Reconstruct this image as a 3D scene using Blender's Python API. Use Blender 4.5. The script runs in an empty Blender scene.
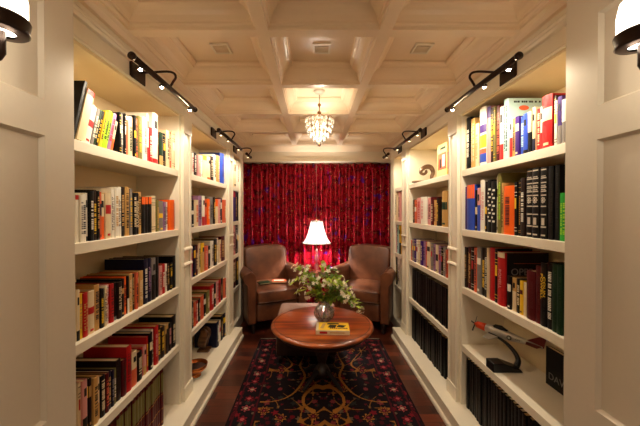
import bpy, bmesh, math, random
import numpy as np
from mathutils import Vector, Matrix
PI = math.pi
R = math.radians
rnd = random.Random(7)
SC = bpy.context.scene
C = SC.collection
CX = -0.053          # camera x, room centre line is x = 0
EYE = 1.5
F = 290.0            # focal length in pixels at 640 wide
VX, VY = 313.0, 210.5

def yz(px, xc):      # depth of a pixel column on the plane at horizontal distance xc from the camera
    return xc * F / abs(px - VX)
def hz(py, Y):       # height of a pixel row at depth Y
    return EYE + (VY - py) * Y / F

# ------------------------------------------------------------------ materials
MATS = {}
def lin(c):
    return tuple(((v / 255.0) / 12.92 if v / 255.0 <= 0.04045 else ((v / 255.0 + 0.055) / 1.055) ** 2.4) for v in c)
def mat(name, rgb, rough=0.5, metal=0.0, coat=0.0, emit=None, es=0.0, trans=0.0, ior=1.45, bump=0.0, bscale=60.0, vary=0.0, spec=0.5, sheen=0.0):
    if name in MATS: return MATS[name]
    m = bpy.data.materials.new(name); m.use_nodes = True
    nt = m.node_tree; b = nt.nodes['Principled BSDF']
    c = lin(rgb) + (1,)
    b.inputs['Base Color'].default_value = c
    b.inputs['Roughness'].default_value = rough
    b.inputs['Metallic'].default_value = metal
    b.inputs['Coat Weight'].default_value = coat
    b.inputs['Coat Roughness'].default_value = 0.12
    b.inputs['IOR'].default_value = ior
    b.inputs['Transmission Weight'].default_value = trans
    b.inputs['Specular IOR Level'].default_value = spec
    b.inputs['Sheen Weight'].default_value = sheen
    if emit:
        b.inputs['Emission Color'].default_value = lin(emit) + (1,)
        b.inputs['Emission Strength'].default_value = es
    if bump or vary:
        tc = nt.nodes.new('ShaderNodeTexCoord')
        n = nt.nodes.new('ShaderNodeTexNoise'); n.inputs['Scale'].default_value = bscale; n.inputs['Detail'].default_value = 3
        nt.links.new(tc.outputs['Object'], n.inputs['Vector'])
        if bump:
            bp = nt.nodes.new('ShaderNodeBump'); bp.inputs['Strength'].default_value = bump; bp.inputs['Distance'].default_value = 0.002
            nt.links.new(n.outputs['Fac'], bp.inputs['Height']); nt.links.new(bp.outputs['Normal'], b.inputs['Normal'])
        if vary:
            mx = nt.nodes.new('ShaderNodeMix'); mx.data_type = 'RGBA'
            mx.inputs[6].default_value = tuple(v * (1 - vary) for v in c[:3]) + (1,)
            mx.inputs[7].default_value = tuple(min(1, v * (1 + vary)) for v in c[:3]) + (1,)
            nt.links.new(n.outputs['Fac'], mx.inputs[0]); nt.links.new(mx.outputs[2], b.inputs['Base Color'])
    MATS[name] = m
    return m

PAINT = mat('cream_paint', (235, 226, 206), 0.38, bump=0.15, bscale=25, vary=0.02)
CEILP = mat('ceiling_paint', (240, 219, 190), 0.3, bump=0.1, bscale=25, vary=0.02)
INNER = mat('shelf_inner_paint', (228, 210, 172), 0.5, bump=0.1, bscale=30, vary=0.03)
PANEL = mat('panel_paint', (216, 206, 188), 0.42, vary=0.02, bump=0.05)
BRONZE = mat('dark_bronze', (48, 34, 28), 0.35, metal=0.7)
BRASS = mat('aged_brass', (150, 105, 60), 0.3, metal=1.0)
COPPER = mat('copper', (190, 110, 55), 0.22, metal=1.0, bump=0.2, bscale=40)
PAGES = mat('page_paper', (226, 205, 160), 0.8, bump=0.4, bscale=300, vary=0.1)
PAGESB = mat('aged_page_paper', (190, 150, 95), 0.8, bump=0.4, bscale=300, vary=0.1)
BLACKP = mat('black_plastic', (14, 13, 14), 0.3)
WHITEGLASS = mat('opal_glass', (245, 245, 245), 0.25, emit=(255, 238, 212), es=5)
BULB = mat('lamp_bulb', (255, 240, 220), 0.4, emit=(255, 225, 170), es=60)
BULBD = mat('dim_lamp_bulb', (255, 240, 220), 0.4, emit=(255, 225, 170), es=4)
BULBS = mat('small_lamp_bulb', (255, 240, 220), 0.4, emit=(255, 225, 170), es=220)

def wood_floor():
    m = bpy.data.materials.new('cherry_floor'); m.use_nodes = True; nt = m.node_tree; b = nt.nodes['Principled BSDF']
    tc = nt.nodes.new('ShaderNodeTexCoord')
    br = nt.nodes.new('ShaderNodeTexBrick'); br.offset = 0.5
    br.inputs['Color1'].default_value = lin((112, 52, 30)) + (1,)
    br.inputs['Color2'].default_value = lin((48, 20, 14)) + (1,)
    br.inputs['Mortar'].default_value = lin((18, 8, 6)) + (1,)
    br.inputs['Scale'].default_value = 1.0; br.inputs['Mortar Size'].default_value = 0.0015
    br.inputs['Brick Width'].default_value = 0.42; br.inputs['Row Height'].default_value = 0.085
    nt.links.new(tc.outputs['Object'], br.inputs['Vector'])
    mp = nt.nodes.new('ShaderNodeMapping'); mp.inputs['Scale'].default_value = (4, 60, 1)
    nt.links.new(tc.outputs['Object'], mp.inputs['Vector'])
    n = nt.nodes.new('ShaderNodeTexNoise'); n.inputs['Scale'].default_value = 1.6; n.inputs['Detail'].default_value = 5
    nt.links.new(mp.outputs['Vector'], n.inputs['Vector'])
    mx = nt.nodes.new('ShaderNodeMix'); mx.data_type = 'RGBA'; mx.blend_type = 'MULTIPLY'; mx.inputs[0].default_value = 0.6
    cr = nt.nodes.new('ShaderNodeValToRGB'); cr.color_ramp.elements[0].color = (0.35, 0.3, 0.28, 1); cr.color_ramp.elements[1].color = (1, 1, 1, 1)
    cr.color_ramp.elements[0].position = 0.3; cr.color_ramp.elements[1].position = 0.7
    nt.links.new(n.outputs['Fac'], cr.inputs['Fac'])
    nt.links.new(br.outputs['Color'], mx.inputs[6]); nt.links.new(cr.outputs['Color'], mx.inputs[7])
    nt.links.new(mx.outputs[2], b.inputs['Base Color'])
    b.inputs['Roughness'].default_value = 0.28; b.inputs['Coat Weight'].default_value = 0.3; b.inputs['Coat Roughness'].default_value = 0.15
    return m
FLOOR = wood_floor()

def wood(name, c1, c2, rough=0.25, coat=0.5, scale=(2, 30, 30)):
    m = bpy.data.materials.new(name); m.use_nodes = True; nt = m.node_tree; b = nt.nodes['Principled BSDF']
    tc = nt.nodes.new('ShaderNodeTexCoord')
    mp = nt.nodes.new('ShaderNodeMapping'); mp.inputs['Scale'].default_value = scale
    nt.links.new(tc.outputs['Object'], mp.inputs['Vector'])
    n = nt.nodes.new('ShaderNodeTexNoise'); n.inputs['Scale'].default_value = 1.0; n.inputs['Detail'].default_value = 6; n.inputs['Distortion'].default_value = 0.6
    nt.links.new(mp.outputs['Vector'], n.inputs['Vector'])
    cr = nt.nodes.new('ShaderNodeValToRGB'); cr.color_ramp.elements[0].color = lin(c1) + (1,); cr.color_ramp.elements[1].color = lin(c2) + (1,)
    cr.color_ramp.elements[0].position = 0.35; cr.color_ramp.elements[1].position = 0.68
    nt.links.new(n.outputs['Fac'], cr.inputs['Fac']); nt.links.new(cr.outputs['Color'], b.inputs['Base Color'])
    b.inputs['Roughness'].default_value = rough; b.inputs['Coat Weight'].default_value = coat; b.inputs['Coat Roughness'].default_value = 0.15
    return m
TABLEW = wood('cherry_table_wood', (98, 37, 10), (182, 90, 30), 0.28, 0.5, (2, 16, 16))
DARKW = wood('dark_walnut', (22, 9, 6), (46, 20, 12), 0.4, 0.15)

def leather():
    m = bpy.data.materials.new('brown_leather'); m.use_nodes = True; nt = m.node_tree; b = nt.nodes['Principled BSDF']
    tc = nt.nodes.new('ShaderNodeTexCoord')
    v = nt.nodes.new('ShaderNodeTexVoronoi'); v.inputs['Scale'].default_value = 120
    n = nt.nodes.new('ShaderNodeTexNoise'); n.inputs['Scale'].default_value = 6; n.inputs['Detail'].default_value = 5
    nt.links.new(tc.outputs['Object'], v.inputs['Vector']); nt.links.new(tc.outputs['Object'], n.inputs['Vector'])
    cr = nt.nodes.new('ShaderNodeValToRGB'); cr.color_ramp.elements[0].color = lin((76, 38, 21)) + (1,); cr.color_ramp.elements[1].color = lin((122, 72, 44)) + (1,)
    cr.color_ramp.elements[0].position = 0.3; cr.color_ramp.elements[1].position = 0.7
    nt.links.new(n.outputs['Fac'], cr.inputs['Fac']); nt.links.new(cr.outputs['Color'], b.inputs['Base Color'])
    bp = nt.nodes.new('ShaderNodeBump'); bp.inputs['Strength'].default_value = 0.25; bp.inputs['Distance'].default_value = 0.001
    nt.links.new(v.outputs['Distance'], bp.inputs['Height'])
    bp2 = nt.nodes.new('ShaderNodeBump'); bp2.inputs['Strength'].default_value = 0.35; bp2.inputs['Distance'].default_value = 0.012
    nt.links.new(n.outputs['Fac'], bp2.inputs['Height']); nt.links.new(bp.outputs['Normal'], bp2.inputs['Normal'])
    nt.links.new(bp2.outputs['Normal'], b.inputs['Normal'])
    b.inputs['Roughness'].default_value = 0.40; b.inputs['Specular IOR Level'].default_value = 0.5; b.inputs['Coat Weight'].default_value = 0.3; b.inputs['Coat Roughness'].default_value = 0.28
    return m
LEATHER = leather()

def damask():
    m = bpy.data.materials.new('red_damask'); m.use_nodes = True; nt = m.node_tree; b = nt.nodes['Principled BSDF']
    at = nt.nodes.new('ShaderNodeUVMap'); at.uv_map = 'cloth'
    def vor(scale, lo, hi):
        v = nt.nodes.new('ShaderNodeTexVoronoi'); v.inputs['Scale'].default_value = scale
        nt.links.new(at.outputs['UV'], v.inputs['Vector'])
        r = nt.nodes.new('ShaderNodeValToRGB'); r.color_ramp.elements[0].position = lo; r.color_ramp.elements[1].position = hi
        r.color_ramp.elements[0].color = (1, 1, 1, 1); r.color_ramp.elements[1].color = (0, 0, 0, 1)
        nt.links.new(v.outputs['Distance'], r.inputs['Fac']); return r.outputs['Color']
    def noi(scale, lo, hi, det=3):
        v = nt.nodes.new('ShaderNodeTexNoise'); v.inputs['Scale'].default_value = scale; v.inputs['Detail'].default_value = det
        nt.links.new(at.outputs['UV'], v.inputs['Vector'])
        r = nt.nodes.new('ShaderNodeValToRGB'); r.color_ramp.elements[0].position = lo; r.color_ramp.elements[1].position = hi
        nt.links.new(v.outputs['Fac'], r.inputs['Fac']); return r.outputs['Color']
    def mix(f, a, bcol):
        x = nt.nodes.new('ShaderNodeMix'); x.data_type = 'RGBA'; nt.links.new(f, x.inputs[0])
        if isinstance(a, tuple): x.inputs[6].default_value = a
        else: nt.links.new(a, x.inputs[6])
        x.inputs[7].default_value = bcol; return x.outputs[2]
    c = mix(noi(11, 0.50, 0.60), lin((205, 28, 56)) + (1,), lin((128, 6, 28)) + (1,))
    c = mix(noi(4.3, 0.62, 0.66), c, lin((120, 36, 170)) + (1,))  # purple blotches imitate window light through the cloth, painted into its colour
    c = mix(vor(19, 0.13, 0.19), c, lin((250, 190, 120)) + (1,))
    nt.links.new(c, b.inputs['Base Color'])
    b.inputs['Roughness'].default_value = 0.27; b.inputs['Metallic'].default_value = 0.5; b.inputs['Specular IOR Level'].default_value = 1.0; b.inputs['Sheen Weight'].default_value = 0.0
    return m
DAMASK = damask()

def translucent(name, rgb, tw=0.5, rough=0.6):
    m = bpy.data.materials.new(name); m.use_nodes = True; nt = m.node_tree; b = nt.nodes['Principled BSDF']
    b.inputs['Base Color'].default_value = lin(rgb) + (1,); b.inputs['Roughness'].default_value = rough
    t = nt.nodes.new('ShaderNodeBsdfTranslucent'); t.inputs['Color'].default_value = lin(rgb) + (1,)
    mx = nt.nodes.new('ShaderNodeMixShader'); mx.inputs[0].default_value = tw
    nt.links.new(b.outputs[0], mx.inputs[1]); nt.links.new(t.outputs[0], mx.inputs[2])
    nt.links.new(mx.outputs[0], nt.nodes['Material Output'].inputs['Surface'])
    return m
SHADE = translucent('lamp_shade_silk', (250, 251, 250), 0.75)
LEAF = [translucent('leaf_green_%d' % i, c, 0.35, 0.45) for i, c in enumerate([(150, 178, 58), (182, 200, 80), (105, 140, 45)])]
PETAL = translucent('white_petal', (245, 238, 215), 0.35)
PINKP = translucent('pink_petal', (240, 180, 165), 0.35)
STEM = mat('flower_stem', (95, 120, 45), 0.5)
def glass(name, rgb, rough, tw):
    m = bpy.data.materials.new(name); m.use_nodes = True; nt = m.node_tree
    b = nt.nodes['Principled BSDF']; b.inputs['Base Color'].default_value = lin(rgb) + (1,)
    b.inputs['Transmission Weight'].default_value = 1.0; b.inputs['Roughness'].default_value = rough; b.inputs['IOR'].default_value = 1.5
    t = nt.nodes.new('ShaderNodeBsdfTranslucent'); t.inputs['Color'].default_value = lin((255, 250, 240)) + (1,)
    mx = nt.nodes.new('ShaderNodeMixShader'); mx.inputs[0].default_value = tw
    nt.links.new(b.outputs[0], mx.inputs[1]); nt.links.new(t.outputs[0], mx.inputs[2])
    nt.links.new(mx.outputs[0], nt.nodes['Material Output'].inputs['Surface'])
    return m
CRYSTAL = glass('crystal_glass', (255, 252, 245), 0.05, 0.35)
def thin_glass(name):
    m = bpy.data.materials.new(name); m.use_nodes = True; nt = m.node_tree
    nt.nodes.remove(nt.nodes['Principled BSDF'])
    tr = nt.nodes.new('ShaderNodeBsdfTransparent'); tr.inputs[0].default_value = (.97, .98, .97, 1)
    gl = nt.nodes.new('ShaderNodeBsdfGlossy'); gl.inputs['Roughness'].default_value = .06; gl.inputs[0].default_value = (1, 1, 1, 1)
    lw = nt.nodes.new('ShaderNodeLayerWeight'); lw.inputs['Blend'].default_value = .45
    tl = nt.nodes.new('ShaderNodeBsdfTranslucent'); tl.inputs[0].default_value = (.9, .9, .88, 1)
    m1 = nt.nodes.new('ShaderNodeMixShader'); m2 = nt.nodes.new('ShaderNodeMixShader'); m2.inputs[0].default_value = .12
    nt.links.new(lw.outputs['Fresnel'], m1.inputs[0]); nt.links.new(tr.outputs[0], m1.inputs[1]); nt.links.new(gl.outputs[0], m1.inputs[2])
    nt.links.new(m1.outputs[0], m2.inputs[1]); nt.links.new(tl.outputs[0], m2.inputs[2])
    nt.links.new(m2.outputs[0], nt.nodes['Material Output'].inputs['Surface'])
    return m
VASEG = thin_glass('cut_glass')
GLASSCOL = glass('lamp_glass', (240, 235, 235), 0.05, 0.25)

# ------------------------------------------------------------------ mesh builder
class MB:
    def __init__(s): s.v = []; s.f = []; s.sm = []
    def add(s, vs, fs, smooth=False):
        o = len(s.v); s.v += [tuple(p) for p in vs]
        for f in fs: s.f.append(tuple(i + o for i in f)); s.sm.append(smooth)
        return s
    def box(s, x0, x1, y0, y1, z0, z1):
        if x0 > x1: x0, x1 = x1, x0
        if y0 > y1: y0, y1 = y1, y0
        if z0 > z1: z0, z1 = z1, z0
        return s.add([(x0,y0,z0),(x1,y0,z0),(x1,y1,z0),(x0,y1,z0),(x0,y0,z1),(x1,y0,z1),(x1,y1,z1),(x0,y1,z1)],
              [(0,3,2,1),(4,5,6,7),(0,1,5,4),(1,2,6,5),(2,3,7,6),(3,0,4,7)])
    def tube(s, pts, r, n=8, cap=True):
        pts = [Vector(p) for p in pts]; rs = r if isinstance(r, (list, tuple)) else [r] * len(pts)
        vs = []; fs = []; prev = None
        for i, p in enumerate(pts):
            d = (pts[min(i + 1, len(pts) - 1)] - pts[max(i - 1, 0)])
            d = d.normalized() if d.length > 1e-9 else Vector((0, 0, 1))
            if prev is None:
                u = d.orthogonal().normalized()
            else:
                u = (prev - d * prev.dot(d)); u = u.normalized() if u.length > 1e-6 else d.orthogonal().normalized()
            prev = u; w = d.cross(u)
            for k in range(n):
                a = 2 * PI * k / n; vs.append(p + (u * math.cos(a) + w * math.sin(a)) * rs[i])
        for i in range(len(pts) - 1):
            for k in range(n):
                fs.append((i*n+k, i*n+(k+1)%n, (i+1)*n+(k+1)%n, (i+1)*n+k))
        if cap:
            fs.append(tuple(reversed(range(n)))); fs.append(tuple(range((len(pts)-1)*n, len(pts)*n)))
        return s.add(vs, fs, True)
    def lathe(s, prof, n=32, c=(0,0,0), smooth=True, cap=True, rmod=None):
        vs = []; fs = []
        for (r, z) in prof:
            for k in range(n):
                a = 2 * PI * k / n; rr = r * (rmod(a, z) if rmod else 1)
                vs.append((c[0] + rr * math.cos(a), c[1] + rr * math.sin(a), c[2] + z))
        for i in range(len(prof) - 1):
            for k in range(n):
                fs.append((i*n+k, i*n+(k+1)%n, (i+1)*n+(k+1)%n, (i+1)*n+k))
        if cap:
            fs.append(tuple(reversed(range(n)))); fs.append(tuple(range((len(prof)-1)*n, len(prof)*n)))
        return s.add(vs, fs, smooth)
    def superq(s, c, a, b, cc, e1=0.35, e2=0.35, n=20, fn=None):
        sp = lambda v, e: math.copysign(abs(v) ** e, v)
        vs = []; fs = []; m = n // 2 * 2
        for i in range(m + 1):
            u = -PI / 2 + PI * i / m
            for k in range(2 * m):
                w = -PI + PI * k / m
                p = [a * sp(math.cos(u), e1) * sp(math.cos(w), e2), b * sp(math.cos(u), e1) * sp(math.sin(w), e2), cc * sp(math.sin(u), e1)]
                if fn: p = fn(*p)
                vs.append((p[0] + c[0], p[1] + c[1], p[2] + c[2]))
        q = 2 * m
        for i in range(m):
            for k in range(q):
                fs.append((i*q+k, i*q+(k+1)%q, (i+1)*q+(k+1)%q, (i+1)*q+k))
        return s.add(vs, fs, True)
    def prism(s, poly, axis, t0, t1, smooth=False):
        # poly is 2-D, extruded along axis between t0 and t1
        def P(a, b, t): return (t, a, b) if axis == 'x' else (a, t, b) if axis == 'y' else (a, b, t)
        n = len(poly)
        vs = [P(a, b, t0) for a, b in poly] + [P(a, b, t1) for a, b in poly]
        fs = [tuple(range(n)), tuple(reversed(range(n, 2 * n)))] + [(i, i + n, (i+1) % n + n, (i+1) % n) for i in range(n)]
        return s.add(vs, fs, smooth)
    def build(s, name, m, parent=None, loc=(0,0,0), rot=(0,0,0), bevel=0, seg=2, fix=True, sub=0):
        me = bpy.data.meshes.new(name); me.from_pydata(s.v, [], s.f); me.update()
        for p, q in zip(me.polygons, s.sm): p.use_smooth = q
        if fix:
            bm = bmesh.new(); bm.from_mesh(me); bmesh.ops.remove_doubles(bm, verts=bm.verts, dist=1e-6)
            bmesh.ops.recalc_face_normals(bm, faces=bm.faces); bm.to_mesh(me); bm.free()
        if m: me.materials.append(m)
        o = bpy.data.objects.new(name, me); C.objects.link(o)
        o.location = loc; o.rotation_euler = rot
        if parent: o.parent = parent
        if bevel:
            b = o.modifiers.new('bevel', 'BEVEL'); b.width = bevel; b.segments = seg; b.limit_method = 'ANGLE'; b.angle_limit = R(40)
        if sub:
            b = o.modifiers.new('sub', 'SUBSURF'); b.levels = sub; b.render_levels = sub
        return o
def box(*a): return MB().box(*a)
def struct(o, parent=None):
    o['kind'] = 'structure'; return o
def tag(o, label, cat, group=None):
    o['label'] = label; o['category'] = cat
    if group: o['group'] = group
    return o
def thing(name, label, cat, loc=(0,0,0), rz=0, group=None):
    o = bpy.data.objects.new(name, None); o.empty_display_size = 0.1; C.objects.link(o)
    o.location = loc; o.rotation_euler = (0, 0, rz)
    return tag(o, label, cat, group)
NTRIM = [0]
def trim(mb, m=PAINT, bevel=0.0, **k):
    NTRIM[0] += 1
    return struct(mb.build('trim_%d' % NTRIM[0], m, bevel=bevel, **k))

# ------------------------------------------------------------------ room shell
ZB, ZC = 2.38, 2.505
FACE = 1.0
BACK = 1.30
YEND = {-1: 1.055, 1: 1.12}
struct(box(-1.75, 1.75, -2.2, 4.80, -0.05, 0).build('floor', FLOOR))
struct(box(-1.75, 1.75, -2.2, 4.80, ZC, ZC + 0.06).build('ceiling', CEILP))
for s, nm in ((-1, 'left'), (1, 'right')):
    ye = YEND[s]
    w = MB()
    # near wall panelling beside the doorway: recess plane, stiles and rails, 45 degree sticking
    w.box(s*0.934, s*1.32, -2.2, ye, 0, ZC)
    xs = [0.45, 0.94 if s < 0 else 0.995]
    st = ye
    def rail(y0, y1, z0, z1): w.box(s*0.92, s*0.934, y0, y1, z0, z1)
    rail(xs[1], st, 0, ZC); rail(-2.2, xs[0] - 0.0, 0, ZC)
    rail(xs[0], xs[1], 1.743, 1.857); rail(xs[0], xs[1], 2.176, ZC); rail(xs[0], xs[1], 0.70, 0.812); rail(xs[0], xs[1], 0, 0.16)
    for z0, z1 in ((1.857, 2.176), (0.812, 1.743), (0.16, 0.70)):
        a, b_ = xs; q = 0.009
        o_ = [(a, z0), (b_, z0), (b_, z1), (a, z1)]; i_ = [(a+q, z0+q), (b_-q, z0+q), (b_-q, z1-q), (a+q, z1-q)]
        vs = [(s*0.921, y, z) for y, z in o_] + [(s*0.9335, y, z) for y, z in i_] + [(s*0.9345, y, z) for y, z in o_]
        w.add(vs, [(k, (k+1)%4, (k+1)%4+4, k+4) for k in range(4)] + [(k+4, (k+1)%4+4, (k+1)%4+8, k+8) for k in range(4)] + [(k, k+8, (k+1)%4+8, (k+1)%4) for k in range(4)])
    struct(w.build('wall_' + nm, PANEL))
    # outer wall behind the bookcases and round the curtain alcove
    t = box(s*1.321, s*1.40, ye, 3.92, 0, ZC); trim(t)
    trim(box(s*1.22, s*1.40, 3.921, 4.80, 0, ZC))
    # frieze over the bookcases
    t = box(s*FACE, s*1.32, ye + 0.001, 3.92, 2.18, ZC); trim(t)
    t = MB()
    t.prism([(s*1.0, 2.268), (s*0.986, 2.272), (s*0.980, 2.284), (s*0.986, 2.296), (s*0.982, 2.306), (s*0.992, 2.318), (s*1.0, 2.32)], 'y', ye + 0.001, 3.92)
    t.prism([(s*1.0, 2.180), (s*0.992, 2.180), (s*0.990, 2.188), (s*0.994, 2.196), (s*1.0, 2.198)], 'y', ye + 0.001, 3.92)
    trim(t)
    # half beam running along the wall
    t = MB()
    t.prism([(s*1.0, ZB - 0.035), (s*0.985, ZB - 0.03), (s*0.972, ZB - 0.01), (s*0.956, ZB), (s*0.956, ZC - 0.001), (s*1.0, ZC - 0.001)], 'y', ye + 0.001, 3.95)
    trim(t, CEILP)
    # base with shoe moulding
    b = box(s*0.893, s*1.32, ye + 0.001, 3.42, 0, 0.12)
    b.box(s*0.887, s*0.893, ye + 0.001, 3.42, 0.098, 0.12)
    b.prism([(s*0.893, 0), (s*0.876, 0), (s*0.876, 0.018), (s*0.882, 0.028), (s*0.893, 0.032)], 'y', ye + 0.001, 3.435)
    b.box(s*1.0, s*1.32, 3.42, 3.92, 0, 0.12)
    struct(b.build('baseboard_' + nm, PAINT))
    # end post
    t = box(s*FACE, s*1.32, 3.74, 3.92, 0.12, 2.18)
    t.box(s*0.99, s*FACE, 3.75, 3.90, 0.14, 2.16)
    trim(t)

def pilaster(s, y0, y1):
    t = box(s*1.0, s*1.30, y0 + 0.001, y1 - 0.001, 0.12, 2.18)
    a, b = y0 + 0.028, y1 - 0.028; w = b - a
    t.box(s*0.990, s*1.0, a, b, 0.12, 2.18)
    for f0, f1 in ((0.0, 0.20), (0.80, 1.0)):
        t.box(s*0.979, s*0.990, a + w*f0, a + w*f1, 0.20, 2.12)
    for f in (0.33, 0.5, 0.67):       # reeds of the lower half
        t.tube([(s*0.990, a + w*f, 0.20), (s*0.990, a + w*f, 1.09)], w*0.07, 10)
    t.box(s*0.974, s*0.990, a - 0.004, b + 0.004, 0.12, 0.22)
    t.box(s*0.974, s*0.990, a - 0.004, b + 0.004, 2.06, 2.18)
    for z in (1.09, 1.20):
        t.prism([(s*0.990, z), (s*0.975, z + 0.004), (s*0.970, z + 0.014), (s*0.975, z + 0.026), (s*0.990, z + 0.03)], 'y', a - 0.003, b + 0.003)
    t.box(s*0.983, s*0.990, a + w*0.28, b - w*0.28, 1.25, 2.03)
    trim(t, bevel=0.002)
for s in (-1, 1):
    pilaster(s, 2.05, 2.24); pilaster(s, 3.18, 3.40)

# end wall, soffit and frieze above the curtain
struct(box(-1.22, 1.22, 4.70, 4.80, 0, ZC).build('wall_far', PAINT))
t = box(-1.22, 1.22, 4.44, 4.47, 2.235, ZC); trim(t)
t = MB(); t.prism([(4.44, 2.235), (4.425, 2.237), (4.42, 2.25), (4.428, 2.262), (4.44, 2.265)], 'x', -1.22, 1.22); trim(t)
t = MB(); t.prism([(4.44, 2.40), (4.425, 2.41), (4.40, 2.45), (4.385, 2.47), (4.385, ZC), (4.44, ZC)], 'x', -1.22, 1.22); trim(t, CEILP)

# coffered ceiling: cross beams, lengthwise beams and one moulded frame per coffer
YB = [0.22, 0.835, 1.45, 2.065, 2.68, 3.295, 3.91]
XB = [-0.956, -0.303, 0.303, 0.956]
HW = 0.030
for y in YB[1:]:
    trim(box(-0.956, 0.956, y - HW, y + HW, ZB, ZC - 0.0005), CEILP)
for i in range(len(YB) - 1):
    for x in (-0.303, 0.303):
        trim(box(x - HW, x + HW, YB[i] + (HW if i else 0), YB[i + 1] - HW, ZB, ZC - 0.0005), CEILP)
PROF = [(-0.0005, 0.014), (0.008, 0.016), (0.011, 0.022), (0.011, 0.032), (0.016, 0.034), (0.018, 0.042), (0.024, 0.056), (0.036, 0.072), (0.052, 0.084), (0.064, 0.088), (0.066, 0.096), (0.074, 0.100), (0.080, 0.110), (0.080, 0.1245), (-0.0005, 0.1245)]
for i in range(len(YB) - 1):
    for j in range(3):
        x0 = XB[j] + (HW if j else 0); x1 = XB[j + 1] - (HW if j < 2 else 0)
        y0 = YB[i] + HW; y1 = YB[i + 1] - HW
        t = MB(); vs = []
        for d, z in PROF:
            dl = d*1.5 if j == 0 and d > 0 else d; dr = d*1.5 if j == 2 and d > 0 else d
            vs += [(x0 + dl, y0 + d, ZB + z), (x1 - dr, y0 + d, ZB + z), (x1 - dr, y1 - d, ZB + z), (x0 + dl, y1 - d, ZB + z)]
        n = len(PROF)
        fs = [(a*4 + k, a*4 + (k+1) % 4, ((a+1) % n)*4 + (k+1) % 4, ((a+1) % n)*4 + k) for a in range(n) for k in range(4)]
        t.add(vs, fs); trim(t, CEILP)

# ------------------------------------------------------------------ bookcases
SH = [1.785, 1.367, 0.959, 0.550]
ST = 0.045
CASES = {}
def bookcase(s, y0, y1, label):
    r = thing('built_in_bookcase', label, 'bookcase', (s*1.15, (y0 + y1)/2, 0.12), 0, 'built-in cream bookcases')
    ox, oy, oz = r.location
    def P(name, *b, m=PAINT, bevel=0.0015):
        return MB().box(b[0]-ox, b[1]-ox, b[2]-oy, b[3]-oy, b[4]-oz, b[5]-oz).build(name, m, r, bevel=bevel)
    P('back_panel', s*BACK, s*1.32, y0, y1, 0.121, 2.179, m=INNER, bevel=0)
    for z in SH: P('shelf', s*1.002, s*BACK, y0 + 0.0005, y1 - 0.0005, z - ST, z)
    P('top_panel', s*1.0, s*BACK, y0, y1, 2.165, 2.1795, m=INNER, bevel=0)
    if y0 < 2: P('side_panel', s*1.0, s*1.32, y0 - 0.02, y0, 0.121, 2.179)
    return r
bookcase(-1, 1.077, 2.05, 'near left built-in cream bookcase, full of mixed books, beside the wall panelling')
bookcase(-1, 2.24, 3.18, 'middle left built-in cream bookcase with the copper bowl on its bottom shelf')
bookcase(-1, 3.40, 3.74, 'narrow built-in bookcase behind the left armchair')
bookcase(1, 1.142, 2.05, 'near right built-in cream bookcase holding the model aeroplane')
bookcase(1, 2.24, 3.18, 'middle right built-in cream bookcase with the bronze figurine on top shelf')
bookcase(1, 3.40, 3.74, 'narrow built-in bookcase behind the right armchair')

# ------------------------------------------------------------------ books
COL = dict(W=((232,226,212),'white'), C=((222,202,164),'cream'), K=((9,8,9),'black'), D=((38,22,18),'dark brown'), R=((180,28,30),'red'),
    M=((80,12,18),'maroon'), O=((238,98,24),'orange'), Y=((238,192,44),'yellow'), G=((160,205,40),'lime green'), g=((14,48,28),'dark green'),
    B=((44,74,180),'blue'), N=((16,18,46),'navy'), P=((62,32,110),'purple'), p=((216,150,146),'pink'), T=((196,152,88),'tan'),
    S=((128,122,118),'grey'), L=((176,206,204),'pale blue'), V=((118,110,58),'olive'), E=((40,150,50),'bright green'), X=((150,110,150),'mauve'), Q=((210,95,60),'coral'))
def bookmat(k):
    return mat('cover_' + COL[k][1].replace(' ', '_'), COL[k][0], 0.45, vary=0.06, bscale=8, bump=0.1, spec=0.3)
INK = {k: mat('print_' + COL[k][1].replace(' ', '_'), COL[k][0], 0.5) for k in COL}
GOLD = mat('gold_foil', (215, 160, 70), 0.35, metal=0.6)
SILV = mat('silver_foil', (205, 195, 180), 0.4, metal=0.2)
ORD = ['first','second','third','fourth','fifth','sixth','seventh','eighth','ninth','tenth','eleventh','twelfth','thirteenth','fourteenth','fifteenth','sixteenth','seventeenth','eighteenth','nineteenth','twentieth']
def ordinal(i):
    if i < 20: return ORD[i]
    t, u = divmod(i + 1, 10); T = {2: 'twenty', 3: 'thirty', 4: 'forty', 5: 'fifty'}[t]
    return (T[:-1] + 'ieth') if u == 0 else T + '-' + ORD[u - 1]

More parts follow.
